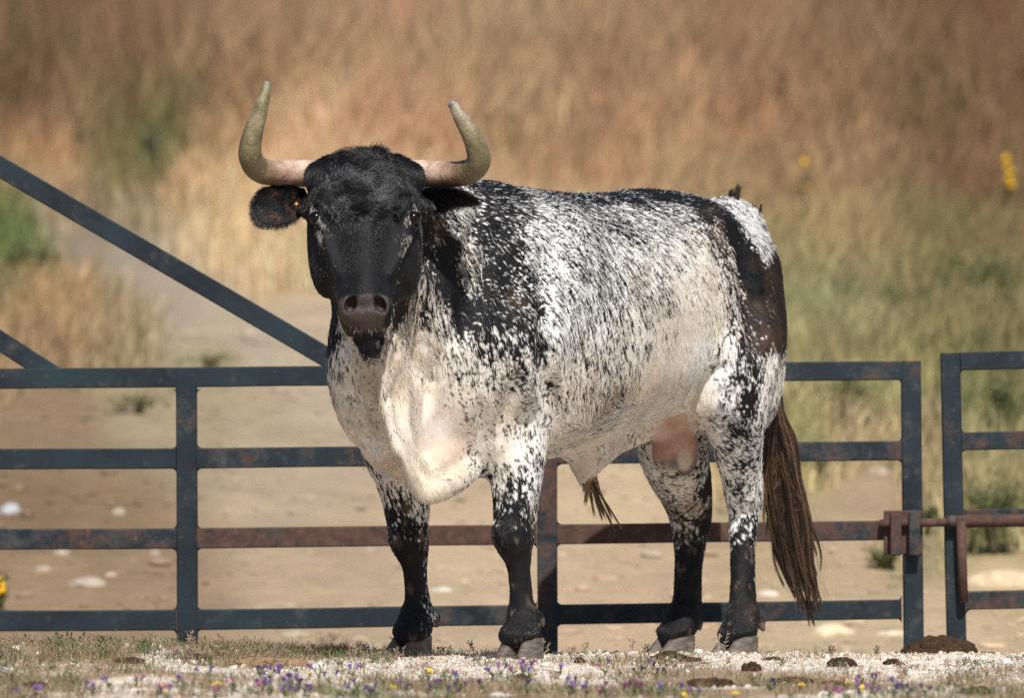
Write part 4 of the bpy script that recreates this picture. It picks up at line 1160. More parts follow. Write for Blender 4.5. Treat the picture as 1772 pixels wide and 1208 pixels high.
V = np.concatenate([c0 + .0052 * np.stack([np.cos(th), th * 0, np.sin(th)], 1), c0 + .0045 * np.stack([np.cos(th), th * 0 - .9, np.sin(th)], 1)])
k = np.arange(14); k2 = (k + 1) % 14
mesh_np("ear_tag", V, [np.stack([k, k2, k2 + 14, k + 14], 1), np.stack([np.full(12, 14), k[1:-1] + 14, k[2:] + 14], 1)], m.m, e1)

# eyes
m = NM("eyeball", .2, .3); m.col((.004, .003, .003)); M_EYE = m.m
def uvs(c, r, n=20, mm=12):
    V, F = [], []
    for i in range(mm + 1):
        for j in range(n):
            a, b = math.pi * i / mm, 2 * math.pi * j / n
            V.append([c[0] + r[0] * math.sin(a) * math.cos(b), c[1] + r[1] * math.sin(a) * math.sin(b), c[2] + r[2] * math.cos(a)])
    for i in range(mm):
        for j in range(n): F.append([i * n + j, (i + 1) * n + j, (i + 1) * n + (j + 1) % n, i * n + (j + 1) % n])
    return np.array(V), np.array(F)
for sg in (1, -1):
    V, F = uvs(HP(.140 * sg, .425, .042), (.021, .024, .021)); mesh_np("eye", V, F, M_EYE, bull)
    # lashes
    N = 60; a = rng.uniform(-1, 1, N)
    root = HP(.150 * sg, .39, .045)[None] + hw * (a * .018)[:, None] + hu * (.012 * sg)
    dr = hu * sg * .9 + hw * a[:, None] * .4 + UZ * rng.uniform(-.5, .1, N)[:, None]
    pts = np.stack([root + dr * .02 * t + UZ * -.006 * t * t for t in (0, .5, 1)], 1)
    curves_np("eyelash", pts, np.linspace(1, .3, 3)[None].repeat(N, 0) * .0006, BLACK[None].repeat(N, 0), M_HAIR, bull)['kind'] = 'stuff'

# hooves: two claws per foot
m = NM("hoof_horn", .5, .4)
nz = m.noise(30, 5, .7, map_scale=(1, 1, 3)); 
m.col(m.ramp(nz, [(.25, (.040, .030, .024)), (.5, (.105, .085, .070)), (.75, (.21, .18, .15))])); m.bump(m.noise(60, 4, .6, map_scale=(.4, .4, 6)), .5, .006); M_HOOF = m.m
def hoof(px, gy_, yaw, front, size=1.0):
    g0 = P(px, 1132, gy_); gz0 = float(terrain(np.array([g0[0]]), np.array([gy_]))[0])
    base = np.array([g0[0], gy_, min(gz0, gz0) - .004])
    f2 = np.array([-math.sin(yaw), -math.cos(yaw), 0]); l2 = np.array([math.cos(yaw), -math.sin(yaw), 0])
    VV, FF = [], []
    for sg in (1, -1):
        rings = []
        for i, z in enumerate(np.linspace(0, 1, 13)):
            th = np.linspace(0, 2 * math.pi, 36, endpoint=False)
            fl_ = .074 * (1 - .46 * z); wd_ = .034 * (1 - .16 * z); back = -.040 * z + .006
            ct, st2 = np.cos(th), np.sin(th)
            taper = 1 - .34 * np.clip(ct, 0, 1) ** 1.5
            bulge = 1 + .012 * math.sin(z * 26)
            xx = np.sign(ct) * np.abs(ct) ** .8 * fl_ * bulge + back; yy = np.sign(st2) * np.abs(st2) ** .8 * wd_ * taper * bulge
            inn = yy * sg < 0; yy = np.where(inn, yy * .72, yy)
            rings.append(base + size * (f2 * xx[:, None] + l2 * (yy + sg * (.029 - .004 * z))[:, None]) + UZ * (z * .064 * size * (1 - .18 * (ct < 0) * np.abs(ct)))[:, None])
        V = np.concatenate(rings + [base[None] + size * (l2 * sg * .029)[None], rings[-1].mean(0)[None] + UZ * .006])
        V = V + (fbm(V * 45, 2, 15)[:, None] - .5) * .003
        n, s_ = 13, 36
        i, j = np.meshgrid(np.arange(n - 1), np.arange(s_), indexing='ij'); j2 = (j + 1) % s_
        Fq = np.stack([i * s_ + j, i * s_ + j2, (i + 1) * s_ + j2, (i + 1) * s_ + j], -1).reshape(-1, 4)
        k = np.arange(s_); k2 = (k + 1) % s_; cb, ct_ = n * s_, n * s_ + 1
        off = sum(len(v) for v in VV)
        FF += [Fq + off, np.stack([np.full(s_, cb), k2, k], 1) + off, np.stack([np.full(s_, ct_), (n - 1) * s_ + k, (n - 1) * s_ + k2], 1) + off]
        VV.append(V)
    mesh_np("hoof", np.concatenate(VV), FF, M_HOOF, bull)
for px_, gy_, yw_, sz_ in HOOVES: hoof(px_, gy_, math.radians(yw_), True, sz_)

# tail: long hair below the dock
dock = mesh_np("tail", *tube(spline(np.array([list(P(1322, 520, 1.02)) + [.014], list(P(1332, 640, .99)) + [.016], list(P(1345, 690, .99)) + [.018], list(P(1350, 760, .99)) + [.014], list(P(1358, 850, .99)) + [.007]]), 6), 12)[:2], M_EAR, bull)
a_ = dock.data.attributes.new("earc", 'FLOAT_COLOR', 'POINT'); a_.data.foreach_set("color", np.tile([.02, .013, .01, 1], len(dock.data.vertices)).astype(np.float32))
NL, PER = 96, 56
tp, tr_, tcl = [], [], []
for i in range(NL):
    u = rng.uniform(-1, 1); st0 = rng.uniform(0, 1) ** 1.3; dep = rng.uniform(-1, 1)
    yy0 = 655 + 230 * st0
    def cx(y): return np.interp(y, [640, 700, 760, 800, 850, 900, 950, 1000, 1040, 1085], [1338, 1342, 1348, 1352, 1358, 1364, 1373, 1385, 1397, 1408])
    def hw_(y): return np.interp(y, [640, 700, 760, 850, 950, 1040, 1085], [5, 11, 24, 31, 35, 27, 20])
    yend = 1085 - abs(u) ** 2 * 60 - rng.uniform(0, 1) ** 2 * 190
    if rng.random() < .12: yend = rng.uniform(900, 1000)
    ys = np.linspace(yy0, yend, 12)
    wv = rng.uniform(0, 6.28); wa = rng.uniform(3, 9)
    u2 = u + rng.normal(0, .12)
    for j in range(PER):
        jr = rng.normal(0, 1, 2)
        t = np.linspace(0, 1, 12)
        spread = (2.3 * (1 - t) ** .6 + .35 * t)
        if rng.random() < .07: spread = spread + t ** 2 * rng.uniform(3, 15)
        xs = cx(ys) + hw_(ys) * (u * (1 - t) + u2 * t) * (.35 + .65 * sstep(0, .3, t)) + wa * np.sin(ys / 30 + wv) * t + jr[0] * spread
        dp = .985 + (dep * .03 * (1 - .3 * t) + jr[1] * .004)
        tp.append(np.stack([P(x, y, d) for x, y, d in zip(xs, ys + rng.normal(0, 2), dp)]))
        tr_.append(np.linspace(1, .3, 12) * rng.uniform(.0003, .0006))
        bb = rng.random()
        c = np.array([.020, .013, .010]) if bb < .45 else (np.array([.075, .042, .026]) if bb < .8 else np.array([.17, .105, .065]))
        cl = .25 + 1.9 * _hash(np.array([i]), np.array([3]), np.array([5]), 1)[0]
        tcl.append(c * .75 * cl * rng.uniform(.7, 1.2))
th_ = curves_np("tail_hair", np.array(tp), np.array(tr_), np.array(tcl), M_HAIR, dock); th_['kind'] = 'stuff'

# tufts: sheath hair, chin tuft, hair on the tail head and poll, moustache hairs under the lip
def tuft(root, rspread, dirs, L, N, cols, name, rad=.0006, droop=.5, clump=8, jit=.12, seg=7):
    root = np.asarray(root, float)
    g = rng.normal(0, 1, (clump, 3)) * rspread; gd = rng.normal(0, jit, (clump, 3)); gl = rng.uniform(.55, 1, clump)
    ci = rng.integers(0, clump, N)
    r_ = root + g[ci] + rng.normal(0, .25, (N, 3)) * rspread
    d = np.asarray(dirs, float) + gd[ci] + rng.normal(0, jit * .3, (N, 3)); d /= np.linalg.norm(d, axis=1, keepdims=True)
    Ln = (L * gl[ci] * rng.uniform(.75, 1, N))[:, None]
    t = np.linspace(0, 1, seg)
    pts = r_[:, None] + d[:, None] * Ln[:, None] * t[None, :, None] - UZ * (Ln[:, None] * droop * (t ** 2)[None, :, None])
    cen = (root + g)[ci][:, None] + (np.asarray(dirs, float) / np.linalg.norm(dirs) + gd[ci])[:, None] * Ln[:, None] * t[None, :, None] - UZ * (Ln[:, None] * droop * (t ** 2)[None, :, None])
    kk_ = (.58 * t ** .8)[None, :, None]; pts = pts * (1 - kk_) + cen * kk_
    cc = np.array(cols)[rng.integers(0, len(cols), N)] * rng.uniform(.7, 1.25, (N, 1))
    o = curves_np(name, pts, np.linspace(1, .3, seg)[None] * rng.uniform(.7, 1.2, (N, 1)) * rad, cc, M_HAIR, bull); o['kind'] = 'stuff'
    return o
tuft(P(1020, 826, .37), np.array([.011, .012, .008]), (.1, 0, -1), .085, 500, [(.42, .30, .18), (.25, .15, .08)], "sheath_tuft", droop=.1, clump=14, jit=.3)
tuft(P(1025, 834, .37), np.array([.009, .010, .006]), (.42, 0, -1), .155, 330, [(.13, .075, .035), (.26, .16, .08), (.03, .02, .015)], "sheath_tuft", droop=.05, clump=9, jit=.14)
tuft(P(642, 584, -.875), np.array([.020, .012, .006]), (.0, -.1, -1), .042, 700, [BLACK], "chin_tuft", droop=.1, clump=14, jit=.25)
tuft(P(645, 604, -.875), np.array([.009, .008, .004]), (-.03, -.1, -1), .024, 260, [(.36, .33, .28), (.2, .18, .15)], "chin_tuft", droop=.0, clump=6, jit=.25)
for px, n in ((606, 14), (617, 9), (624, 18), (639, 22), (648, 10), (661, 16)):
    tuft(P(px, 572 - abs(px - 636) * .12, -.93), np.array([.008, .006, .004]), ((px - 636) * .012, -.3, -1), .014, n, [(.05, .032, .022), (.18, .12, .08), (.02, .014, .012)], "lip_hair", rad=.0005, droop=.2, clump=5, jit=.3, seg=4)
tuft(P(1268, 348, .94), np.array([.022, .012, .006]), (.28, 0, 1), .042, 320, [BLACK, (.05, .035, .025)], "tail_head_tuft", droop=-.1, clump=6, jit=.2)
tuft(P(1297, 364, .97), np.array([.013, .008, .007]), (.5, 0, 1), .032, 170, [BLACK, (.05, .035, .025)], "tail_head_tuft", droop=-.1, clump=4, jit=.2)
_ph = hit(655, 262); _ph = P(655, 262, -.6) if _ph is None else _ph
tuft(_ph - np.array([.02, 0, .006]), np.array([.02, .012, .003]), (.5, .1, .8), .028, 300, [BLACK], "poll_tuft", droop=.1, clump=30, jit=.3)
# ---------------------------------------------------------------- foreground bank: grass, pebbles, flowers, dung, stones
def gpt(px, py): return G(px, py)
def scat(N, x0, x1, y0, y1):
    x = rng.uniform(x0, x1, N); y = rng.uniform(y0, y1, N)
    return np.stack([x, y, terrain(x, y)], 1)
HOOFXY = np.array([[-.31, -.09], [.02, -.33], [.675, .645], [.49, .975]])
def clear(p, r=.085):
    d = np.sqrt((((p[:, None, :2] - HOOFXY[None]) / np.array([1, 1.3])) ** 2).sum(-1)).min(1); return d > r

# dry fine grass
N = 176000
p = scat(N, -2.7, 2.7, -7.5, .9)
cm = chalk_mask(p); tn = fbm(p * np.array([5, 3.2, 0]), 3, 201); tb = fbm(p * np.array([1.2, .8, 0]), 2, 203)
left = sstep(.0, -.7, p[:, 0])
dens = (1 - .93 * cm) * sstep(.38, .62, tn + .10 * left) * sstep(1.0, .3, p[:, 1] + (1 - left) * .9)
dens = np.maximum(dens, .9 * sstep(.62, .72, tn) * (1 - .4 * cm)) + .02
keep = (rng.random(N) < dens) & clear(p); p = p[keep]; tn = tn[keep]; tb = tb[keep]; cmk = cm[keep]; n = len(p)
h = rng.uniform(.012, .042, n) * (.5 + 1.0 * tn) * (1 - .35 * cmk); big = rng.random(n) < .03; h[big] *= 1.7
base = np.array([[.36, .27, .16], [.25, .17, .10], [.42, .34, .22], [.14, .16, .06], [.17, .19, .085], [.21, .13, .08], [.09, .12, .05]])
pg = np.where((fbm(p * np.array([2.6, 1.6, 0]), 2, 207) > .52)[:, None], [[.17, .11, .10, .22, .20, .05, .15]], [[.34, .22, .18, .08, .07, .09, .02]])
ci = (rng.random((n, 1)) > np.cumsum(pg, 1)).sum(1).clip(0, 6)
col_ = base[ci] * rng.uniform(.7, 1.25, (n, 1))
ln = rng.normal(0, .55, (n, 3)); ln[:, 2] = -.15
blades("bank_grass", p, h, rng.uniform(.0008, .0022, n) * 1.25, ln, col_)

# low weeds with small leaves
m = NM("weed_leaf", .65, .3); m.col(m.attr("bcol")); M_WEED = m.m
def leaves(name, root, L, Wd, dirs, col, parent=None, kind=None, mat=None):
    n = len(root); d = dirs / np.linalg.norm(dirs, axis=1, keepdims=True)
    s = np.cross(d, UZ); s /= np.linalg.norm(s, axis=1, keepdims=True) + 1e-9; nn = np.cross(s, d)
    L = np.asarray(L)[:, None]; Wd = np.asarray(Wd)[:, None]
    a = root; b = root + d * L * .5 + nn * L * .12; c = root + d * L
    V = np.stack([a, b - s * Wd / 2, b + s * Wd / 2, c], 1).reshape(-1, 3); k = np.arange(n)[:, None] * 4
    o = mesh_np(name, V, np.concatenate([k + np.array([[0, 2, 1]]), k + np.array([[1, 2, 3]])]), mat or M_WEED, parent, smooth=False, attrs={"bcol": np.repeat(col, 4, 0)})
    if kind: o['kind'] = kind
    return o
cen = scat(620, -2.2, 2.2, -7.2, .75); cmc = chalk_mask(cen); keep = (rng.random(len(cen)) < (1 - .85 * cmc) * np.where(cen[:, 0] < -.2, 1, .75)) & clear(cen, .1) & ((cen[:, 1] < -.4) | (cen[:, 0] < -.35))
cen = cen[keep]; per = 34
r0 = np.repeat(cen, per, 0); n = len(r0); sz = np.repeat(rng.uniform(.6, 1.25, len(cen)), per)
off = rng.normal(0, 1, (n, 3)) * np.array([.026, .026, 0]) * sz[:, None]; r0 = r0 + off; r0[:, 2] = terrain(r0[:, 0], r0[:, 1]) + rng.uniform(0, .022, n) * sz
dirs = off * 12 + rng.normal(0, .5, (n, 3)) + UZ * rng.uniform(.1, 1.1, (n, 1))
wc = np.array([[.085, .13, .055], [.12, .17, .075], [.15, .19, .11], [.10, .12, .06], [.20, .21, .12]])
cc = np.repeat(wc[rng.integers(0, 5, len(cen))], per, 0) * rng.uniform(.65, 1.3, (n, 1))
leaves("bank_weeds", r0, rng.uniform(.009, .024, n) * sz, rng.uniform(.003, .0065, n) * sz, dirs, cc, kind='stuff')

# seed-headed stalks standing against the pale track
def stalks(spots, name):
    P_, R_, C_ = [], [], []
    for px, py, hh, tint, nb in spots:
        g = gpt(px, py)
        for k in range(nb):
            l = rng.normal(0, .22, 2); H = hh / PPM * rng.uniform(.6, 1); r = g + np.array([rng.normal(0, .008), rng.normal(0, .01), -.003])
            t = np.linspace(0, 1, 8); pts = r + np.stack([l[0] * H * t ** 1.5, l[1] * H * t ** 1.5, H * t], 1)
            P_.append(pts); R_.append(np.full(8, .0006)); C_.append(tint)
            for q_ in range(int(7 + 5 * rng.random())):
                tt = rng.uniform(.35, 1); b = pts[int(tt * 7)]; d = rng.normal(0, 1, 3); d[2] = abs(d[2]) * .6 + .3; d /= np.linalg.norm(d)
                P_.append(b + d[None] * np.linspace(0, .006 + .010 * rng.random(), 8)[:, None]); R_.append(np.linspace(.0004, .0013, 8)); C_.append(np.array(tint) * rng.uniform(.6, 1.2))
    o = curves_np(name, np.array(P_), np.array(R_), np.array(C_), M_STALK); o['kind'] = 'stuff'; return o
m = NM("stalk", .7, .2); m.col(m.attr("hcol")); M_STALK = m.m
T1, T2, T3, T4 = (.26, .20, .13), (.10, .13, .05), (.34, .24, .18), (.05, .045, .035)
sp_l = [(1012, 1134, 40, (.36, .32, .17), 4), (1245, 1140, 52, (.42, .35, .28), 4), (1098, 1132, 38, T3, 2), (820, 1134, 30, T4, 2), (938, 1134, 34, T3, 5), (575, 1128, 48, T4, 4), (555, 1128, 40, T2, 4), (330, 1128, 40, T3, 6), (256, 1130, 42, T2, 4), (150, 1128, 34, T3, 5),
        (455, 1130, 34, T3, 5), (505, 1128, 30, T1, 4), (110, 1126, 36, T1, 5), (60, 1128, 30, T3, 5), (20, 1128, 34, T1, 4), (210, 1128, 40, T1, 5), (385, 1128, 34, T1, 5), (420, 1126, 30, T3, 5), (665, 1132, 28, T1, 5), (690, 1134, 34, T3, 6), (180, 1130, 30, T2, 4),
        (1205, 1136, 26, T3, 2), (1325, 1137, 18, T1, 3), (1440, 1137, 20, T4, 3), (1420, 1140, 18, T1, 3), (1520, 1139, 22, T4, 2), (770, 1135, 22, T4, 3), (1120, 1136, 24, T4, 3), (990, 1136, 20, T1, 4), (620, 1130, 24, T1, 6), (600, 1132, 26, T3, 6)]
for k in range(90):
    px = rng.uniform(-60, 700); sp_l.append((px, rng.uniform(1127, 1150), rng.uniform(14, 32), [T1, T3, T2, (.3, .22, .15)][rng.integers(0, 4)], 3))
for k in range(110):
    sp_l.append((rng.uniform(-60, 1830), rng.uniform(1150, 1212), rng.uniform(12, 26), [T1, T3, T2, (.3, .22, .15)][rng.integers(0, 4)], 2))
stalks(sp_l, "dry_seed_stalks")

# pebbles
ico = []
ph_ = (1 + 5 ** .5) / 2
for a, b in ((1, ph_), (-1, ph_), (1, -ph_), (-1, -ph_)): ico += [(a, b, 0), (0, a, b), (b, 0, a)]
ico = np.array(ico) / math.hypot(1, ph_)
icf = np.array([f for f in [(i, j, k) for i in range(12) for j in range(i + 1, 12) for k in range(j + 1, 12)]
                if all(abs(np.linalg.norm(ico[a] - ico[b]) - 1.0515) < .02 for a, b in ((f[0], f[1]), (f[1], f[2]), (f[0], f[2])))])
icf = np.array([f if np.dot(np.cross(ico[f[1]] - ico[f[0]], ico[f[2]] - ico[f[0]]), ico[f[0]]) > 0 else f[::-1] for f in icf])
m = NM("chalk_pebble", .9, .2); m.col(m.mix(m.math('MULTIPLY', m.noise(130, 3), .5), m.attr("bcol"), (.42, .36, .29))); M_PEB = m.m
m = NM("track_pebble", .9, .2); m.col(m.attr("bcol")); M_PEB2 = m.m
N = 41000
p = scat(N, -2.7, 2.7, -6.5, 1.3); cm = chalk_mask(p)
keep = (rng.random(N) < cm * .95 + .05) & clear(p, .07); p = p[keep]; n = len(p)
sz = rng.lognormal(math.log(.0042), .45, n).clip(.002, .016)
A = rng.normal(0, 1, (n, 3, 3)); Q_, _ = np.linalg.qr(A)
sc3 = sz[:, None] * rng.uniform(.55, 1.25, (n, 3)); 
V = (ico[None] * (1 + rng.normal(0, .14, (n, 12, 1)))) * sc3[:, None, :]; V = V @ Q_ ; V[..., 2] *= .8; V = V + p[:, None] + UZ * (sz * .25)[:, None, None]
cc = np.array([.66, .60, .53])[None] * rng.uniform(.6, 1.15, (n, 1)) * np.where(rng.random((n, 1)) < .15, np.array([[.7, .55, .42]]), 1)
o = mesh_np("gravel", V.reshape(-1, 3), (np.arange(n)[:, None, None] * 12 + icf[None]).reshape(-1, 3), M_PEB, smooth=False, attrs={"bcol": np.repeat(cc, 12, 0)}); o['kind'] = 'stuff'

# clods and pebbles of the track beyond the gate
N = 5200
p = scat(N, -3.4, 3.4, 3.5, 20); sz = rng.lognormal(math.log(.010), .5, N).clip(.005, .06); p[:, 2] += sz * .1
V = (ico[None] * (1 + rng.normal(0, .16, (N, 12, 1)))) * (sz[:, None] * rng.uniform(.6, 1.5, (N, 3)) * np.array([1.2, 1, .6]))[:, None, :] + p[:, None]
cc = hill_paint(p)[:, :3] * ALB * rng.uniform(.75, 1.2, (N, 1)) * np.array([.94, .985, 1.15])
o = mesh_np("track_pebbles", V.reshape(-1, 3), (np.arange(N)[:, None, None] * 12 + icf[None]).reshape(-1, 3), M_PEB2, smooth=False, attrs={"bcol": np.repeat(cc, 12, 0)}); o['kind'] = 'stuff'

# lumps: stones and dung
def icosub(n):
    V = [tuple(v) for v in ico]; F = [tuple(f) for f in icf]
    for _ in range(n):
        mid = {}; F2 = []
        def md(a, b):
            k = (min(a, b), max(a, b))
            if k not in mid:
                c = np.array(V[a]) + np.array(V[b]); c /= np.linalg.norm(c); V.append(tuple(c)); mid[k] = len(V) - 1
            return mid[k]
        for a, b, c in F:
            x, y, z = md(a, b), md(b, c), md(c, a); F2 += [(a, x, z), (x, b, y), (z, y, c), (x, y, z)]
        F = F2
    return np.array(V), np.array(F)
S3 = icosub(3); S4 = icosub(4)
def lump(name, c, r, amp, fq, mat, seed, sub=4, sink=.25, flat=True, yaw=0.):
    V, F = S4 if sub == 4 else S3
    n_ = fbm(V * fq + seed * 7.3, 4, seed) - .5
    V = V * (1 + amp * 2 * n_)[:, None]
    if flat: V[:, 2] = np.where(V[:, 2] < -.3, -.3 + (V[:, 2] + .3) * .2, V[:, 2])
    V = V * np.asarray(r)
    ca, sa = math.cos(yaw), math.sin(yaw); V = np.stack([V[:, 0] * ca - V[:, 1] * sa, V[:, 0] * sa + V[:, 1] * ca, V[:, 2]], 1)
    return mesh_np(name, V + np.asarray(c) + UZ * r[2] * (.3 - sink), F, mat)
m = NM("cattle_dung", .9, .2); nz = m.noise(60, 6, .75)
m.col(m.ramp(nz, [(.3, (.020, .012, .008)), (.5, (.060, .034, .018)), (.68, (.12, .075, .04)), (.85, (.22, .15, .09))])); m.bump(m.noise(140, 5, .8), 1.0, .008); M_DUNG = m.m
def lump_at(name, px, py, wpx, hpx, mat, seed, amp=.3, fq=2.6, deep=.8, **kw):
    g = gpt(px, py); s_ = (25 + g[1]) / 25 / PPM
    return lump(name, g, (wpx / 2 * s_, wpx / 2 * s_ * deep, hpx / 1.3 * s_), amp, fq, mat, seed, **kw)
DG = "dung dropped on the chalk bank"
# the big heap: one body of crumbs
V, F = S4; g = P(1628, 1134, 1.25); g[2] = terrain(g[0:1], g[1:2])[0]
parts_, fs_ = [], []
def addl(c, r, amp, fq, seed):
    V, F = S3; n_ = fbm(V * fq + seed, 4, seed) - .5
    parts_.append(V * (1 + amp * 2 * n_)[:, None] * r + c); fs_.append(F + sum(len(v) for v in parts_[:-1]))
addl(g + np.array([0, 0, .0]), np.array([.118, .10, .060]), .25, 3, 3)
for k in range(70):
    a = rng.uniform(-1, 1); b = rng.uniform(-1, 1) * .8
    addl(g + np.array([a * .112, b * .09, max(0, .050 * (1 - a * a * .9) * (1 - b * b * .6)) + rng.uniform(-.004, .004)]), rng.uniform(.007, .020) * np.array([1.2, 1.1, .8]), .35, 2.2, k + 5)
for k in range(16):
    a = rng.choice([-1, 1]) * rng.uniform(1.0, 1.5); gg = g + np.array([a * .11, rng.uniform(-.06, .06), .0]); gg[2] = terrain(gg[0:1], gg[1:2])[0] + .003
    addl(gg, rng.uniform(.005, .012) * np.array([1.2, 1, .8]), .35, 2.2, k + 90)
tag(mesh_np("dung_heap", np.concatenate(parts_), np.concatenate(fs_), M_DUNG), "largest dark brown dung heap, crumbly, at the foot of the two gate stiles", "dung", DG)
for (px, py, wq, hq, sd, lab) in (
    (1160, 1143, 62, 18, 11, "lumpy brown dung against the far hind hoof of the bull"), (1195, 1146, 42, 9, 12, "flat dark dung just right of the far hind hoof's lumpy dung"),
    (336, 1142, 62, 13, 13, "brown log-shaped dung among green weeds left of the bull"), (580, 1130, 52, 9, 14, "dark dung crumbs on the crest left of the far front hoof"),
    (225, 1149, 60, 12, 15, "dark dung under the weed clump in the left of the picture"), (902, 1180, 32, 15, 16, "small round brown dung below the near front hoof among purple flowers"),
    (1003, 1149, 20, 12, 17, "tiny dung lump on white chalk right of the front hooves"), (1100, 1192, 34, 12, 18, "reddish dung beside the magenta flowers at the bottom edge"),
    (1232, 1190, 84, 19, 19, "wide dark dung pat in the foreground under the near hind hoof"), (1300, 1163, 34, 20, 20, "pointed brown dung lump on the chalk in front of the near hind hoof"),
    (1335, 1144, 30, 8, 21, "thin dark dung chip on the chalk crest right of the near hind hoof"), (1372, 1182, 90, 11, 22, "long low dung ridge among green weeds right of centre"),
    (1455, 1155, 52, 21, 23, "loaf-shaped reddish brown dung on the chalk left of the big heap"), (1546, 1152, 34, 13, 24, "straw coloured dung crumbs just below the big heap"),
    (1692, 1201, 70, 14, 25, "brown dung at the bottom edge near the right corner"), (60, 1190, 46, 12, 26, "dark dung in the grass at the bottom left corner"), (1440, 1186, 40, 9, 27, "small dark dung behind the weeds below the loaf-shaped dung")):
    o = lump_at("dung", px, py, wq, hq, M_DUNG, sd, amp=.42, fq=2.4, sub=4, yaw=0); tag(o, lab, "dung", DG)
m = NM("dry_mud", .95, .1); nz = m.noise(40, 6, .7)
v = m.n("ShaderNodeTexVoronoi", feature='DISTANCE_TO_EDGE'); v.inputs["Scale"].default_value = 16; m.l(m.coord(), v.inputs["Vector"])
cr = m.ramp(v.outputs["Distance"], [(.0, (.25, .2, .16)), (.05, (1, 1, 1))]); m.col(m.mix(1.0, m.ramp(nz, [(.3, (.20, .12, .07)), (.7, (.36, .24, .15))]), cr, 'MULTIPLY')); m.bump(v.outputs["Distance"], .6, .02); M_MUD = m.m
tag(lump_at("mud_clod", 462, 1152, 150, 17, M_MUD, 41, amp=.28, fq=2.2), "cracked reddish mud patch left of the bull among grass", "mud clod")

m = NM("chalk_stone", .85, .25); nz = m.noise(24, 6, .7)
m.col(m.mix(1.0, m.attr("tint"), m.ramp(nz, [(.3, (.62, .60, .58)), (.65, (1.1, 1.1, 1.1))]), "MULTIPLY")); m.bump(m.noise(60, 5, .7), .6, .01); M_STONE = m.m
FG = "white stones on the near bank"
def stone(px, py, w_, h_, tint, seed, lab, group, deep=.8, name="stone", amp=.22):
    o = lump_at(name, px, py, w_, h_, M_STONE, seed, amp=amp, fq=1.5, deep=deep, sub=3, sink=.25 if group == FG else .55)
    for f_ in o.data.polygons: f_.use_smooth = False
    a = o.data.attributes.new("tint", 'FLOAT_COLOR', 'POINT'); a.data.foreach_set("color", np.tile(list(tint) + [1], len(o.data.vertices)).astype(np.float32))
    return tag(o, lab, "stone", group)
FG = "white stones on the near bank"; WH = (.72, .70, .66)
for a in ((637, 1130, 16, 12, WH, 51, "bright white stone on the crest just left of the far front hoof"), (551, 1158, 24, 13, WH, 52, "white stone at the right end of the cracked mud patch"),
          (523, 1203, 16, 10, WH, 53, "white stone at the bottom edge below the purple flower cluster"), (6, 1166, 22, 14, (.42, .42, .44), 54, "grey stone cut by the left edge of the picture"),
          (1745, 1148, 26, 9, WH, 55, "flat white stone on the chalk near the right edge"), (1702, 1142, 15, 8, WH, 56, "small white stone just right of the big dung heap"),
          (1425, 1205, 22, 9, WH, 57, "white stone at the bottom edge right of the weeds"), (867, 1207, 40, 10, WH, 58, "pale stone at the bottom edge under the near front hoof")):
    stone(*a, FG)
BG = "pale stones lying on the track behind the gate"; BE_ = (.42, .36, .28)
for a in ((18, 890, 40, 24, (.45, .47, .51), 61, "bluish grey stone behind the gate at the left edge"), (205, 895, 26, 20, BE_, 62, "round pale stone behind the gate above the third rail, left bay"),
          (107, 966, 34, 12, BE_, 63, "pale stone just under the third rail in the left bay"), (76, 990, 30, 16, BE_, 64, "cream stone in the left bay between the two lowest rails"),
          (152, 1016, 66, 22, BE_, 65, "widest cream stone in the left bay above the lowest rail"), (268, 968, 20, 14, BE_, 66, "pale stone just left of the left upright, under the third rail"),
          (192, 1006, 22, 12, (.50, .36, .26), 67, "pinkish stone in the left bay beside the widest cream stone"), (764, 1026, 40, 12, (.62, .57, .48), 68, "pale stone seen between the bull's front legs"),
          (1440, 1106, 80, 28, (.66, .56, .38), 69, "yellowish stone under the lowest rail left of the end stile"), (1545, 1104, 60, 12, (.66, .56, .42), 70, "long low yellowish stone touching the end stile in view"),
          (1328, 1034, 44, 14, (.68, .60, .50), 71, "whitish stone behind the near hind leg beside the tail hair"), (1522, 820, 44, 14, BE_, 72, "pale stone high on the slope between the second and third rails"),
          (505, 1100, 50, 12, BE_, 73, "pale stone under the lowest rail left of the bull"), (640, 960, 20, 9, BE_, 74, "small pale stone under the third rail by the far foreleg"), (1130, 965, 40, 8, BE_, 75, "flat pale stone under the third rail between fore and hind legs")):
    stone(*a, BG)
o = stone(1740, 1018, 150, 46, (.60, .48, .32), 80, "large sandy boulder behind the second gate at the right edge", None, deep=.5, name="boulder", amp=.14)
o["category"] = "boulder"

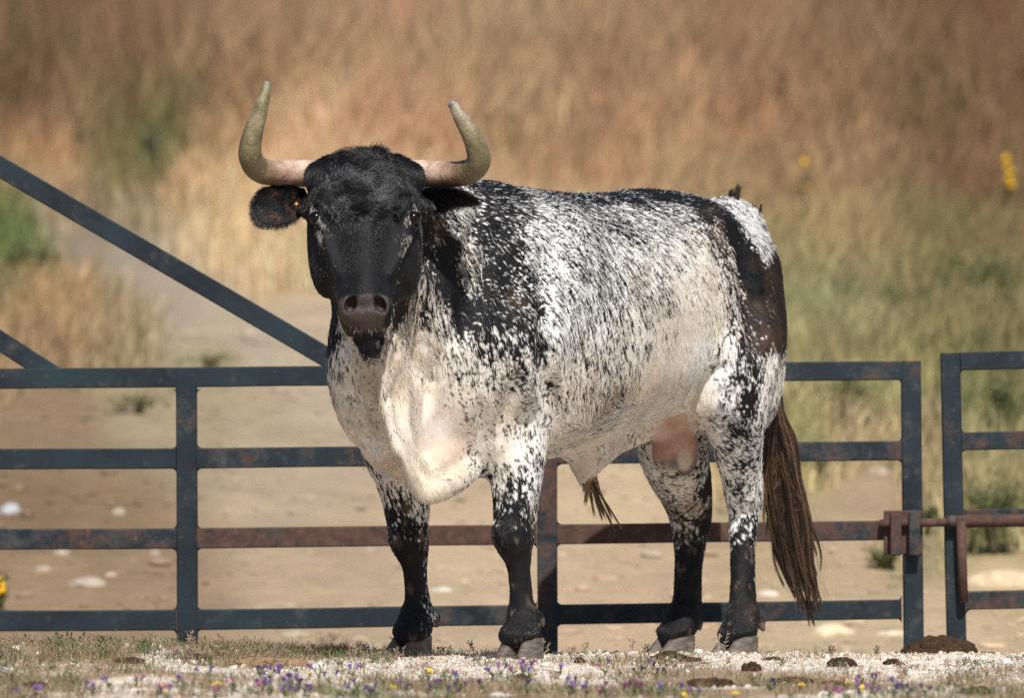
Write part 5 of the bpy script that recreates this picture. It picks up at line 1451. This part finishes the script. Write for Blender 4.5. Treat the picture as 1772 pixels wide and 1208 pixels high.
# purple and yellow flowers
m = NM("petal", .6, .2); m.col(m.attr("bcol")); m.b.inputs["Subsurface Weight"].default_value = 0.0; M_PET = m.m
def flower(g, H, kinds, nfl, lab, group, name, cat, size=1.0):
    e = empty(name, g); tag(e, lab, cat, group)
    loc = lambda V: np.asarray(V)
    yaw = rng.uniform(0, 6.28); n = 9
    a = rng.uniform(0, 6.28, n); dirs = np.stack([np.cos(a), np.sin(a), rng.uniform(.3, 1.4, n)], 1)
    root = np.zeros((n, 3)); root[:, 2] = rng.uniform(0, H * .5, n)
    st_pts, st_r = [], []
    o = leaves("leaf", root, rng.uniform(.014, .03, n) * size, rng.uniform(.004, .007, n) * size, dirs, np.array([[.10, .15, .065]]).repeat(n, 0) * rng.uniform(.7, 1.3, (n, 1)), parent=e)
    for k in range(nfl):
        l = rng.normal(0, .38, 2) * H; hh = H * rng.uniform(.65, 1)
        top = np.array([l[0], l[1], hh])
        q_ = np.array([[0, 0, 0, .0012], [l[0] * .4, l[1] * .4, hh * .6, .001], [*top, .0009]])
        V, F, _ = tube(spline(q_, 3), 5); s_ = mesh_np("stem", V, F, M_WEED, e, attrs={"bcol": np.tile([.12, .15, .07], (len(V), 1))})
        c = np.array(kinds[rng.integers(0, len(kinds))]) * rng.uniform(.8, 1.2)
        d = np.array([l[0] / H + rng.normal(0, .3), l[1] / H - rng.uniform(0, .6), .9]); d /= np.linalg.norm(d)
        u = np.cross(d, [0, 1, 0.1]); u /= np.linalg.norm(u); v_ = np.cross(d, u); V = []; M_ = 10
        prof = [(0, .0018), (.005, .003), (.010, .0048), (.0145, .0075)] if cat != "yellow flower" else [(0, .001), (.0015, .004), (.002, .0085), (.0012, .0105)]
        for z, r in prof:
            for j in range(M_):
                th = 2 * math.pi * j / M_; rr = r * (1 + (.22 * math.cos(5 * th) if z == prof[-1][0] else 0)); V.append(top + size * (d * z + (u * math.cos(th) + v_ * math.sin(th)) * rr + d * (.0025 * math.sin(th) if z == prof[-1][0] else 0)))
        V = np.array(V); i, j = np.meshgrid(np.arange(3), np.arange(M_), indexing='ij'); j2 = (j + 1) % M_
        F = np.stack([i * M_ + j, i * M_ + j2, (i + 1) * M_ + j2, (i + 1) * M_ + j], -1).reshape(-1, 4)
        mesh_np("flower", V, F, M_PET, e, attrs={"bcol": np.tile(c, (len(V), 1)) * np.linspace(.7, 1.15, 4).repeat(M_)[:, None]})
    return e
PU = [(.15, .10, .33), (.20, .12, .36), (.20, .10, .29)]; MG = [(.34, .10, .24), (.38, .13, .27)]; YE = [(.75, .48, .03)]
PF = "purple wildflowers on the near bank"
def flw(lst, lab, grp, kinds, name, cat, H=.03, nf=2, size=.92):
    for px, py in lst: flower(gpt(px, py + 12), H * rng.uniform(.8, 1.15), kinds, nf, lab, grp, name, cat, size)
flw([(452, 1165), (468, 1170), (482, 1160), (455, 1188), (470, 1192), (492, 1190), (503, 1180), (520, 1185), (525, 1196), (494, 1200)], "purple bell flower in the dense cluster below the cracked mud patch", PF, PU, "purple_flower", "purple flower", nf=3)
flw([(188, 1182), (60, 1202), (40, 1204), (305, 1178), (360, 1166), (142, 1198), (290, 1205)], "purple flower thinly scattered in the grass at the lower left", PF, PU, "purple_flower", "purple flower")
flw([(552, 1165), (610, 1163), (612, 1195), (620, 1190), (568, 1172), (636, 1206), (648, 1200)], "purple flower right of the cluster, left of the bull's front hooves", PF, PU, "purple_flower", "purple flower")
flw([(853, 1165), (865, 1163), (918, 1165), (968, 1163), (905, 1160)], "purple flower standing on the chalk under the near front hoof", PF, PU, "purple_flower", "purple flower", nf=2)
flw([(755, 1188), (792, 1178), (740, 1195), (795, 1188), (838, 1190), (912, 1195), (776, 1203), (702, 1190)], "purple flower at the bottom edge below the front hooves", PF, PU, "purple_flower", "purple flower")
flw([(1048, 1160), (1115, 1158), (1135, 1165), (1105, 1163)], "purple flower in front of the far hind hoof", PF, PU + MG[:1], "purple_flower", "purple flower")
flw([(985, 1196), (992, 1190), (1015, 1198), (1140, 1196), (1168, 1198), (1205, 1204)], "purple flower at the bottom edge below the hind hooves", PF, PU, "purple_flower", "purple flower")
flw([(1332, 1186), (1512, 1178), (1492, 1182), (1546, 1196), (1552, 1190), (1570, 1198), (1486, 1198), (1508, 1200), (1600, 1196)], "purple flower in the weeds at the lower right", PF, PU, "purple_flower", "purple flower")
MF = "magenta wildflowers on the near bank"
flw([(235, 1180), (162, 1195), (272, 1198), (405, 1188), (432, 1192), (372, 1203)], "magenta flower in the grass at the lower left", MF, MG, "magenta_flower", "magenta flower")
flw([(890, 1163), (1048, 1195), (1085, 1196), (1097, 1194), (1110, 1192), (904, 1152)], "magenta flower on the bank below the middle of the bull", MF, MG, "magenta_flower", "magenta flower", nf=2)
flw([(1464, 1186), (1435, 1202), (1466, 1202)], "magenta flower in the weeds at the lower right", MF, MG, "magenta_flower", "magenta flower")
YF = "small yellow flowers on the near bank"
flw([(280, 1186), (240, 1196), (278, 1196), (348, 1178), (372, 1184), (512, 1170), (536, 1165), (470, 1192), (380, 1186)], "tiny yellow flower in the grass left of the bull", YF, YE, "yellow_flower", "yellow flower", H=.02, nf=1, size=.8)
flw([(680, 1184), (740, 1160), (1270, 1203), (1345, 1198), (1468, 1178), (1485, 1188), (1384, 1184), (1180, 1204), (1460, 1176)], "tiny yellow flower on the bank below or right of the bull", YF, YE, "yellow_flower", "yellow flower", H=.02, nf=1, size=.8)

# plants on the hillside beyond
def shrub(px, py, wpx, hpx, colr, lab, cat, grp=None, n=1500, name="shrub", yl=0):
    g = gpt(px, py); s_ = (25 + g[1]) / 25 / PPM; Rw, Hh = wpx / 2 * s_, hpx * s_
    e = empty(name, g); tag(e, lab, cat, grp)
    st_ = []
    for k in range(6):
        a = rng.uniform(-1, 1, 2) * Rw * .6; q_ = np.array([[0, 0, -.02, .006 * s_ * 900], [a[0] * .5, a[1] * .5, Hh * .45, .004 * s_ * 900], [a[0], a[1], Hh * .85, .002 * s_ * 900]])
        V, F, _ = tube(spline(q_, 3), 5); mesh_np("stem", V, F, M_WEED, e, attrs={"bcol": np.tile([.10, .09, .05], (len(V), 1))})
    cl = rng.normal(0, 1, (14, 3)) * np.array([Rw * .5, Rw * .4, Hh * .22]) + np.array([0, 0, Hh * .55])
    root = cl[rng.integers(0, 14, n)] + rng.normal(0, 1, (n, 3)) * np.array([Rw * .18, Rw * .18, Hh * .13]); root[:, 2] = np.abs(root[:, 2])
    leaves("foliage", root, rng.uniform(6, 14, n) * s_, rng.uniform(2, 5, n) * s_, rng.normal(0, 1, (n, 3)) + UZ * .7, np.array([colr]) * rng.uniform(.6, 1.4, (n, 1)), parent=e)
    for k in range(yl):
        c = rng.normal(0, 1, 3) * np.array([Rw * .35, .02, Hh * .12]) + np.array([0, -Rw * .3, Hh * (.62 + .36 * k / max(1, yl))])
        V, F = uvs_(c, (7 * s_, 6 * s_, 6 * s_)); V = V + rng.normal(0, .8 * s_, V.shape)
        mesh_np("flower", V, F, M_PET, e, attrs={"bcol": np.tile([.72, .42, .02], (len(V), 1)) * rng.uniform(.8, 1.1)})
def uvs_(c, r, n=10, mm=6):
    V = [[c[0] + r[0] * math.sin(math.pi * i / mm) * math.cos(2 * math.pi * j / n), c[1] + r[1] * math.sin(math.pi * i / mm) * math.sin(2 * math.pi * j / n), c[2] + r[2] * math.cos(math.pi * i / mm)] for i in range(mm + 1) for j in range(n)]
    F = [[i * n + j, (i + 1) * n + j, (i + 1) * n + (j + 1) % n, i * n + (j + 1) % n] for i in range(mm) for j in range(n)]
    return np.array(V), np.array(F)
SG = "green plants scattered over the dry hillside"; g1, g2, g3 = (.07, .10, .03), (.12, .15, .05), (.16, .17, .07)
shrub(45, 500, 110, 70, (.13, .15, .06), "leafy green bush on the slope at the left edge under the diagonal brace", "bush", SG)
shrub(15, 420, 70, 44, g3, "pale green bush at the left edge above the larger leafy one", "bush", SG)
shrub(150, 285, 50, 70, (.11, .14, .055), "dark green upright clump in tall grass, upper left", "bush", SG, 160)
shrub(266, 315, 66, 100, (.10, .14, .05), "tallest dark green clump in tall grass, right of its upper left neighbour", "bush", SG, 240)
shrub(330, 215, 70, 70, (.14, .15, .07), "faint olive clump high behind the tallest dark green clump", "bush", SG, 120)
shrub(235, 720, 110, 34, (.20, .19, .09), "low grey green plant under the top rail left of the left upright", "bush", SG, 300)
shrub(365, 640, 80, 26, (.20, .19, .09), "small green plant just above the top rail between upright and bull", "bush", SG, 220)
shrub(1560, 580, 120, 90, g2, "green plant on the slope above the top rail's right end", "bush", SG, 1300)
shrub(1700, 560, 130, 110, g1, "dark green plant on the slope above the second gate", "bush", SG, 1500)
shrub(1470, 720, 110, 60, g3, "pale green plant between the two highest rails by the end stile", "bush", SG, 1100)
shrub(1420, 835, 60, 36, g3, "small green plant under the second rail right of the tail", "bush", SG, 600)
shrub(1530, 990, 80, 40, g3, "green tuft behind the bolt keeper on the end stile", "bush", SG, 700)
shrub(1500, 760, 70, 40, g2, "olive tuft just above the second rail near the end stile", "bush", SG, 600)
shrub(1720, 960, 120, 130, g1, "thick green plant behind the bolt pipe above the sandy boulder", "bush", SG, 1500)
shrub(1740, 740, 90, 80, g2, "green plant behind the second gate between its upper rails", "bush", SG, 900)
shrub(1605, 930, 40, 50, g1, "narrow green tuft in the gap between the two gates", "bush", SG, 500)
shrub(1391, 395, 30, 112, g3, "lone plant with a yellow blossom in brown grass above the rump", "yellow plant", None, 120, "flowering_plant", 3)
shrub(1746, 400, 26, 128, g3, "tall spike of yellow blossoms in brown grass near the right edge", "yellow plant", None, 200, "flowering_plant", 6)
shrub(2, 1062, 26, 60, g1, "yellow flowered weed behind the lowest rail at the left edge", "yellow plant", None, 260, "flowering_plant", 4)
